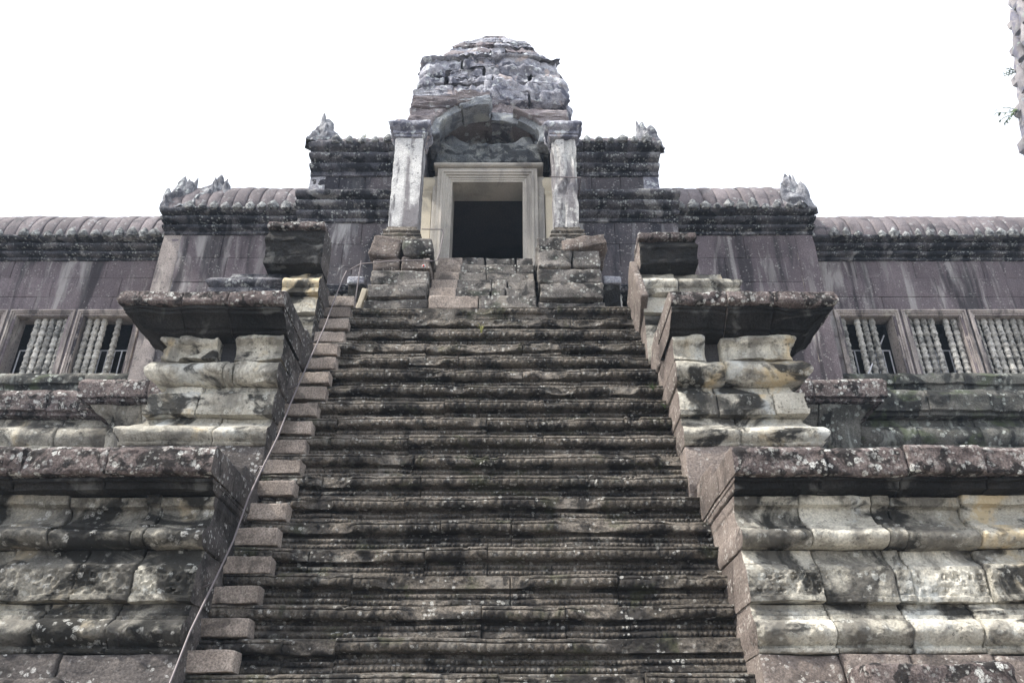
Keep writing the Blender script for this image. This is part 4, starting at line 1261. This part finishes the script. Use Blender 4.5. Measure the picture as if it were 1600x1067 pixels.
def pillar(side):
    cx = GX(side * 1.33)
    w, dp = (.238, .21) if side < 0 else (.208, .20)
    if side < 0:
        th = thing('porch_pillar', 'smooth pale square pillar left of the doorway', 'pillar', (cx, 10.92, 7.62))
    else:
        th = thing('porch_pillar', 'scarred pale square pillar with vertical grooves right of the doorway', 'pillar', (cx, 10.92, 7.62))
    y = 10.92
    def sq(name, prof, mat, seed, **kw):
        return block(name, [(cx - w, y + dp), (cx - w, y - dp), (cx + w, y - dp), (cx + w, y + dp)], [1, 1, 1], prof, mat, th, res=.035, seed=seed, **kw)
    sq('pillar_base', profile([('l', .11, 7.62), ('l', .10, 7.74), ('l', .05, 7.76), ('t', .05, 7.84, .35), ('l', .03, 7.85), ('t', .03, 7.93, .35), ('l', .012, 7.95), ('l', .012, 8.0)], .02), M_STAIR, 1100 + side, amp=.012, relief=beadrow(.05, ((7.76, 7.84), (7.85, 7.93)), .012, .2))
    if side < 0:
        rl = None; am = .010
    else:
        def rl(S, z): return -.045 * sstep(.05, .4, fbm(np.stack([S * 7, z * .8, z * 0 + 4], -1), 1.5, 3))
        am = .022
    sq('shaft', profile([('l', .0, 8.003), ('l', 0, 9.90)], .05), M_PILLAR, 1110 + side, amp=am, fine=.006, relief=rl)
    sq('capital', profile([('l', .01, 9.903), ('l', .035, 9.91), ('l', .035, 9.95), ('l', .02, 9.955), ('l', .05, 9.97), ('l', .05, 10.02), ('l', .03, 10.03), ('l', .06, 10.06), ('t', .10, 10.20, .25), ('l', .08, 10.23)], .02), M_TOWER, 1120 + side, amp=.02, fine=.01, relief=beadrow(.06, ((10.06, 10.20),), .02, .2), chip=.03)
    # beam running back from the capital to the wall
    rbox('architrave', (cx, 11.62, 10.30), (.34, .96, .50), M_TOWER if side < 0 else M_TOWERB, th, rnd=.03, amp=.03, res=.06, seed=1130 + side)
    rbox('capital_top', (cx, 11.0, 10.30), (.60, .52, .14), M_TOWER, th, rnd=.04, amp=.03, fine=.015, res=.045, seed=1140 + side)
    if side > 0:
        V, F, caps = [], [], []
        e = .262
        tube('metal_band', [(cx - e, y - dp - .03, 9.02), (cx + e, y - dp - .03, 9.0), (cx + e, y + dp + .03, 9.0)], .012, M_METAL, th)
    return th
pillar(-1); pillar(1)

# ------------------------------------------------------------------ guard rails inside the windows
def guard(x0, x1, y, label, slant=False):
    th = thing('window_guard', label, 'railing', ((x0 + x1) / 2, y, WIN_Z0), 'metal guards behind the balusters')
    zt = WIN_Z0 + .78
    tube('top_rail', [(x0, y, zt), (x1, y, zt)], .014, M_WHITE, th, 6)
    n = 7
    for i in range(n + 1):
        x = x0 + (x1 - x0) * i / n
        tube('upright', [(x, y, WIN_Z0 - .02), (x, y, zt)], .013, M_WHITE, th, 6)
    if slant:
        tube('slanting_bar', [(x0 + .25, y - .33, WIN_Z0 + .12), (x1 - .04, y - .02, WIN_Z1 - .22)], .014, M_WHITE, th, 6)
guard(GX(6.52), GX(7.43), 13.38, 'white metal guard with a slanting bar in the right gallery window nearest the stair', True)
guard(GX(7.76), GX(8.67), 13.38, 'white metal guard behind the balusters of the second right gallery window')
guard(GX(-7.43), GX(-6.52), 13.38, 'white metal guard in the left gallery window nearest the stair')
guard(GX(-8.67), GX(-7.76), 13.38, 'white metal guard in the leftmost visible gallery window')

# ------------------------------------------------------------------ handrail
rail = thing('handrail', 'thin metal pipe handrail running up the left side of the staircase', 'handrail', (-2.5, 6, -EYE))
def on_rail(y, off): return (Y_TOP - y, 0)
pts = []
for i in range(15):
    t = i / 14
    pts.append((-2.47 - .04 * t + .012 * math.sin(i * 1.7), 5.75 + (9.86 - 5.75) * t, -.28 + (6.02 + .28) * t + .03 * math.sin(i * 2.3)))
hook = []
def seg(a, b): return pts[a:b]
tube('lower_pipe', pts[:8], .009, M_METAL, rail)
p7 = Vector(pts[7])
tube('joint_bracket', [p7 + Vector((-.09, .10, -.02)), p7 + Vector((-.04, .02, .01)), p7, p7 + Vector((.012, -.02, -.06))], .009, M_METAL, rail)
for bi in (2, 4, 10, 12):
    q = Vector(pts[bi]); tube('wall_bracket', [q, q + Vector((-.10, .05, -.03)), q + Vector((-.22, .08, -.04))], .009, M_METAL, rail)
tube('upper_pipe', pts[7:] + [(-2.53, 10.28, 6.72), (-2.52, 10.42, 6.95), (-2.44, 10.46, 7.03), (-2.30, 10.36, 7.04)], .009, M_METAL, rail)
tube('post', [(-2.30, 10.36, 7.10), (-2.33, 10.36, LAND)], .009, M_METAL, rail)
bend = [(-2.30, 10.36, 7.04), (-1.8, 10.25, 7.02), (-1.35, 10.20, 7.0), (-1.20, 10.22, 7.0), (-1.14, 10.30, 7.06), (-1.12, 10.45, 7.3), (-1.13, 10.75, 7.7), (-1.12, 10.85, 7.98), (-1.14, 10.86, 8.06), (-1.48, 10.87, 8.07)]
tube('landing_pipe', bend, .009, M_METAL, rail)
tag = thing('hanging_tag', 'small round red and white tag hanging from the handrail by the doorway', 'tag', (-1.32, 10.20, 6.86))
tp_ = np.array([(.004, .0), (.03, .01), (.04, .03), (.03, .055), (.006, .065)])
place('tag_disc', lathe_mesh('tag_disc', tp_ * .8, 12, M_WHITE), tag, (-1.32, 10.20, 6.86 + EYE))
place('tag_centre', lathe_mesh('tag_centre', tp_ * .45, 10, M_RED), tag, (-1.32, 10.168, 6.862 + EYE))
tube('wire', [(-1.32, 10.20, 6.92), (-1.32, 10.20, 7.0)], .004, M_METAL, tag, 5)

# ------------------------------------------------------------------ small plants
def tuft(name, label, pos, n, h, spread, mat, seed, cat='grass'):
    rr = random.Random(seed)
    V, F = [], []
    for i in range(n):
        a = rr.uniform(0, 2 * math.pi); l = h * rr.uniform(.6, 1.1); w = .012 * h / .15
        dx, dy = math.cos(a), math.sin(a) * .7
        base = len(V)
        for k in range(5):
            t = k / 4; ww = w * (1 - t) + .001
            r = spread * t ** 1.7
            c = (pos[0] + dx * r, pos[1] + dy * r - .02, pos[2] + l * t * (1 - .3 * t))
            V += [(c[0] - dy * ww, c[1] + dx * ww, c[2]), (c[0] + dy * ww, c[1] - dx * ww, c[2])]
        for k in range(4):
            b = base + 2 * k; F.append((b, b + 1, b + 3, b + 2))
    o = put(name, np.array(V), [np.array(F)], mat, None, None, 0)
    o['label'] = label; o['category'] = cat
    return o
def stair_pt(k, x): return (x, Y_TOP - k * RUN - .03, LAND - k * RISE)
tuft('grass_tuft', 'yellow green grass tuft growing from a joint near the stair top', stair_pt(2.4, -.42), 9, .20, .10, M_DRY, 1)
tuft('small_fern', 'small green weed at the right end of a step, upper of two', stair_pt(6.5, 1.72), 14, .12, .10, M_LEAF, 2, 'weed')
tuft('small_fern', 'small green weed at the right end of a step, lower of two', stair_pt(7.6, 1.80), 10, .09, .08, M_LEAF, 3, 'weed')
tuft('small_fern', 'tiny green weed in the joint below the door sill', (GX(.0), 11.02, 7.32), 8, .10, .06, M_LEAF, 4, 'weed')
tuft('small_fern', 'small yellowish weed on the roof left of the tower', (GX(-2.45), 12.2, 11.25), 8, .16, .10, M_DRY, 6, 'weed')

# ------------------------------------------------------------------ neighbouring corner tower at the right edge
ft = thing('corner_tower', 'pale carved tower rising at the far right edge of the picture', 'tower', (22.2, 22, -EYE))
def tier(z0, z1, r0, r1, name='tower_tier', n=8, seed=0):
    cx, cy = 22.2, 22.0
    path = [(cx - r0, cy + r0), (cx - r0, cy - r0), (cx + r0, cy - r0), (cx + r0, cy + r0)]
    pr = profile([('l', 0, z0), ('l', .05, z0 + .1), ('l', r1 - r0 + .02, z0 + (z1 - z0) * .7), ('l', r1 - r0 + .15, z0 + (z1 - z0) * .75), ('l', r1 - r0 + .15, z1 - .05), ('l', r1 - r0, z1)], .25)
    block(name, path, [1, 1, 1], pr, M_FAR, ft, res=.3, amp=.12, freq=1.2, fine=.06, seed=seed, rnd=0)
tier(-EYE, 12, 3.4, 2.3, seed=1); tier(12, 18.2, 2.25, 2.05, seed=2); tier(18.2, 20.5, 2.05, 2.0, seed=3)
zz = 20.5; r = 2.45
for i in range(6):
    h = 1.75 - .12 * i
    tier(zz, zz + h, r, r - .18, seed=4 + i)
    m = lump_mesh('tower_antefix', .30, .20, 1.35, 30 + i, M_FAR)
    for s in range(7):
        o = place('tower_antefix', m, ft, (22.2 - r - .1 + (2 * r + .2) * s / 6, 22 - r - .12, zz + .1 + EYE))
    for s in range(1, 6):
        o = place('tower_antefix', m, ft, (22.2 - r - .12, 22 - r - .1 + 2 * r * s / 6, zz + .1 + EYE)); o.rotation_euler = (0, 0, math.pi / 2)
    zz += h; r -= .22
def twig(label, c, n, rad, seed):
    """a sprig rooted in the masonry: thin stems with leaves along them"""
    rr = random.Random(seed); VV, FF, off = [], [], 0
    for b in range(n):
        d = Vector((-1, rr.uniform(-.5, .3), rr.uniform(-.35, .75))).normalized()
        p = Vector(c) + Vector((.25, 0, 0)); pts = [p.copy()]
        for k in range(5):
            d = (d + Vector((0, rr.uniform(-.2, .2), rr.uniform(-.35, .12)))).normalized(); p = p + d * rad / 5; pts.append(p.copy())
        V, F, _ = tube_np(pts, .015, 5); VV.append(V); FF.append(F + off); off += len(V)
        for k in range(1, 6):
            for m in range(4):
                a = (d + Vector((rr.uniform(-1, 1), rr.uniform(-1, 1), rr.uniform(-1, .6)))).normalized(); bb = a.orthogonal().normalized()
                q = pts[k]; l = rad * rr.uniform(.13, .24)
                VV.append(np.array([tuple(q), tuple(q + a * l * .5 + bb * l * .24), tuple(q + a * l), tuple(q + a * l * .5 - bb * l * .24)]))
                FF.append(np.array([[0, 1, 2, 3]]) + off); off += 4
    o = put('tower_sprig', np.concatenate(VV), [np.concatenate(FF)], M_LEAF, None, None, 0)
    o['label'] = label; o['category'] = 'plant'
twig('leafy green sprig growing out sideways from the far right tower', (20.1, 24.2, 23.7), 6, .95, 1)
twig('short green sprig higher up on the far right tower', (20.4, 23.9, 25.6), 6, .6, 2)

# ------------------------------------------------------------------ thin blue air volume, added to imitate lens glare
hm = bpy.data.materials.new('glare_haze_air'); hm.use_nodes = True
hn = hm.node_tree.nodes; hn.clear()
ho = hn.new('ShaderNodeOutputMaterial'); hv = hn.new('ShaderNodeVolumePrincipled')
hv.inputs['Color'].default_value = (.62, .78, 1.0, 1); hv.inputs['Density'].default_value = 0.0012
hm.node_tree.links.new(hv.outputs[0], ho.inputs['Volume'])
V, F = box_np(-410, 410, -410, 410, -1.0, 45)
hz = bpy.data.objects.new('haze', mesh_np('haze', V, [F], [hm], None, 30)); COL.objects.link(hz); hz['kind'] = 'stuff'
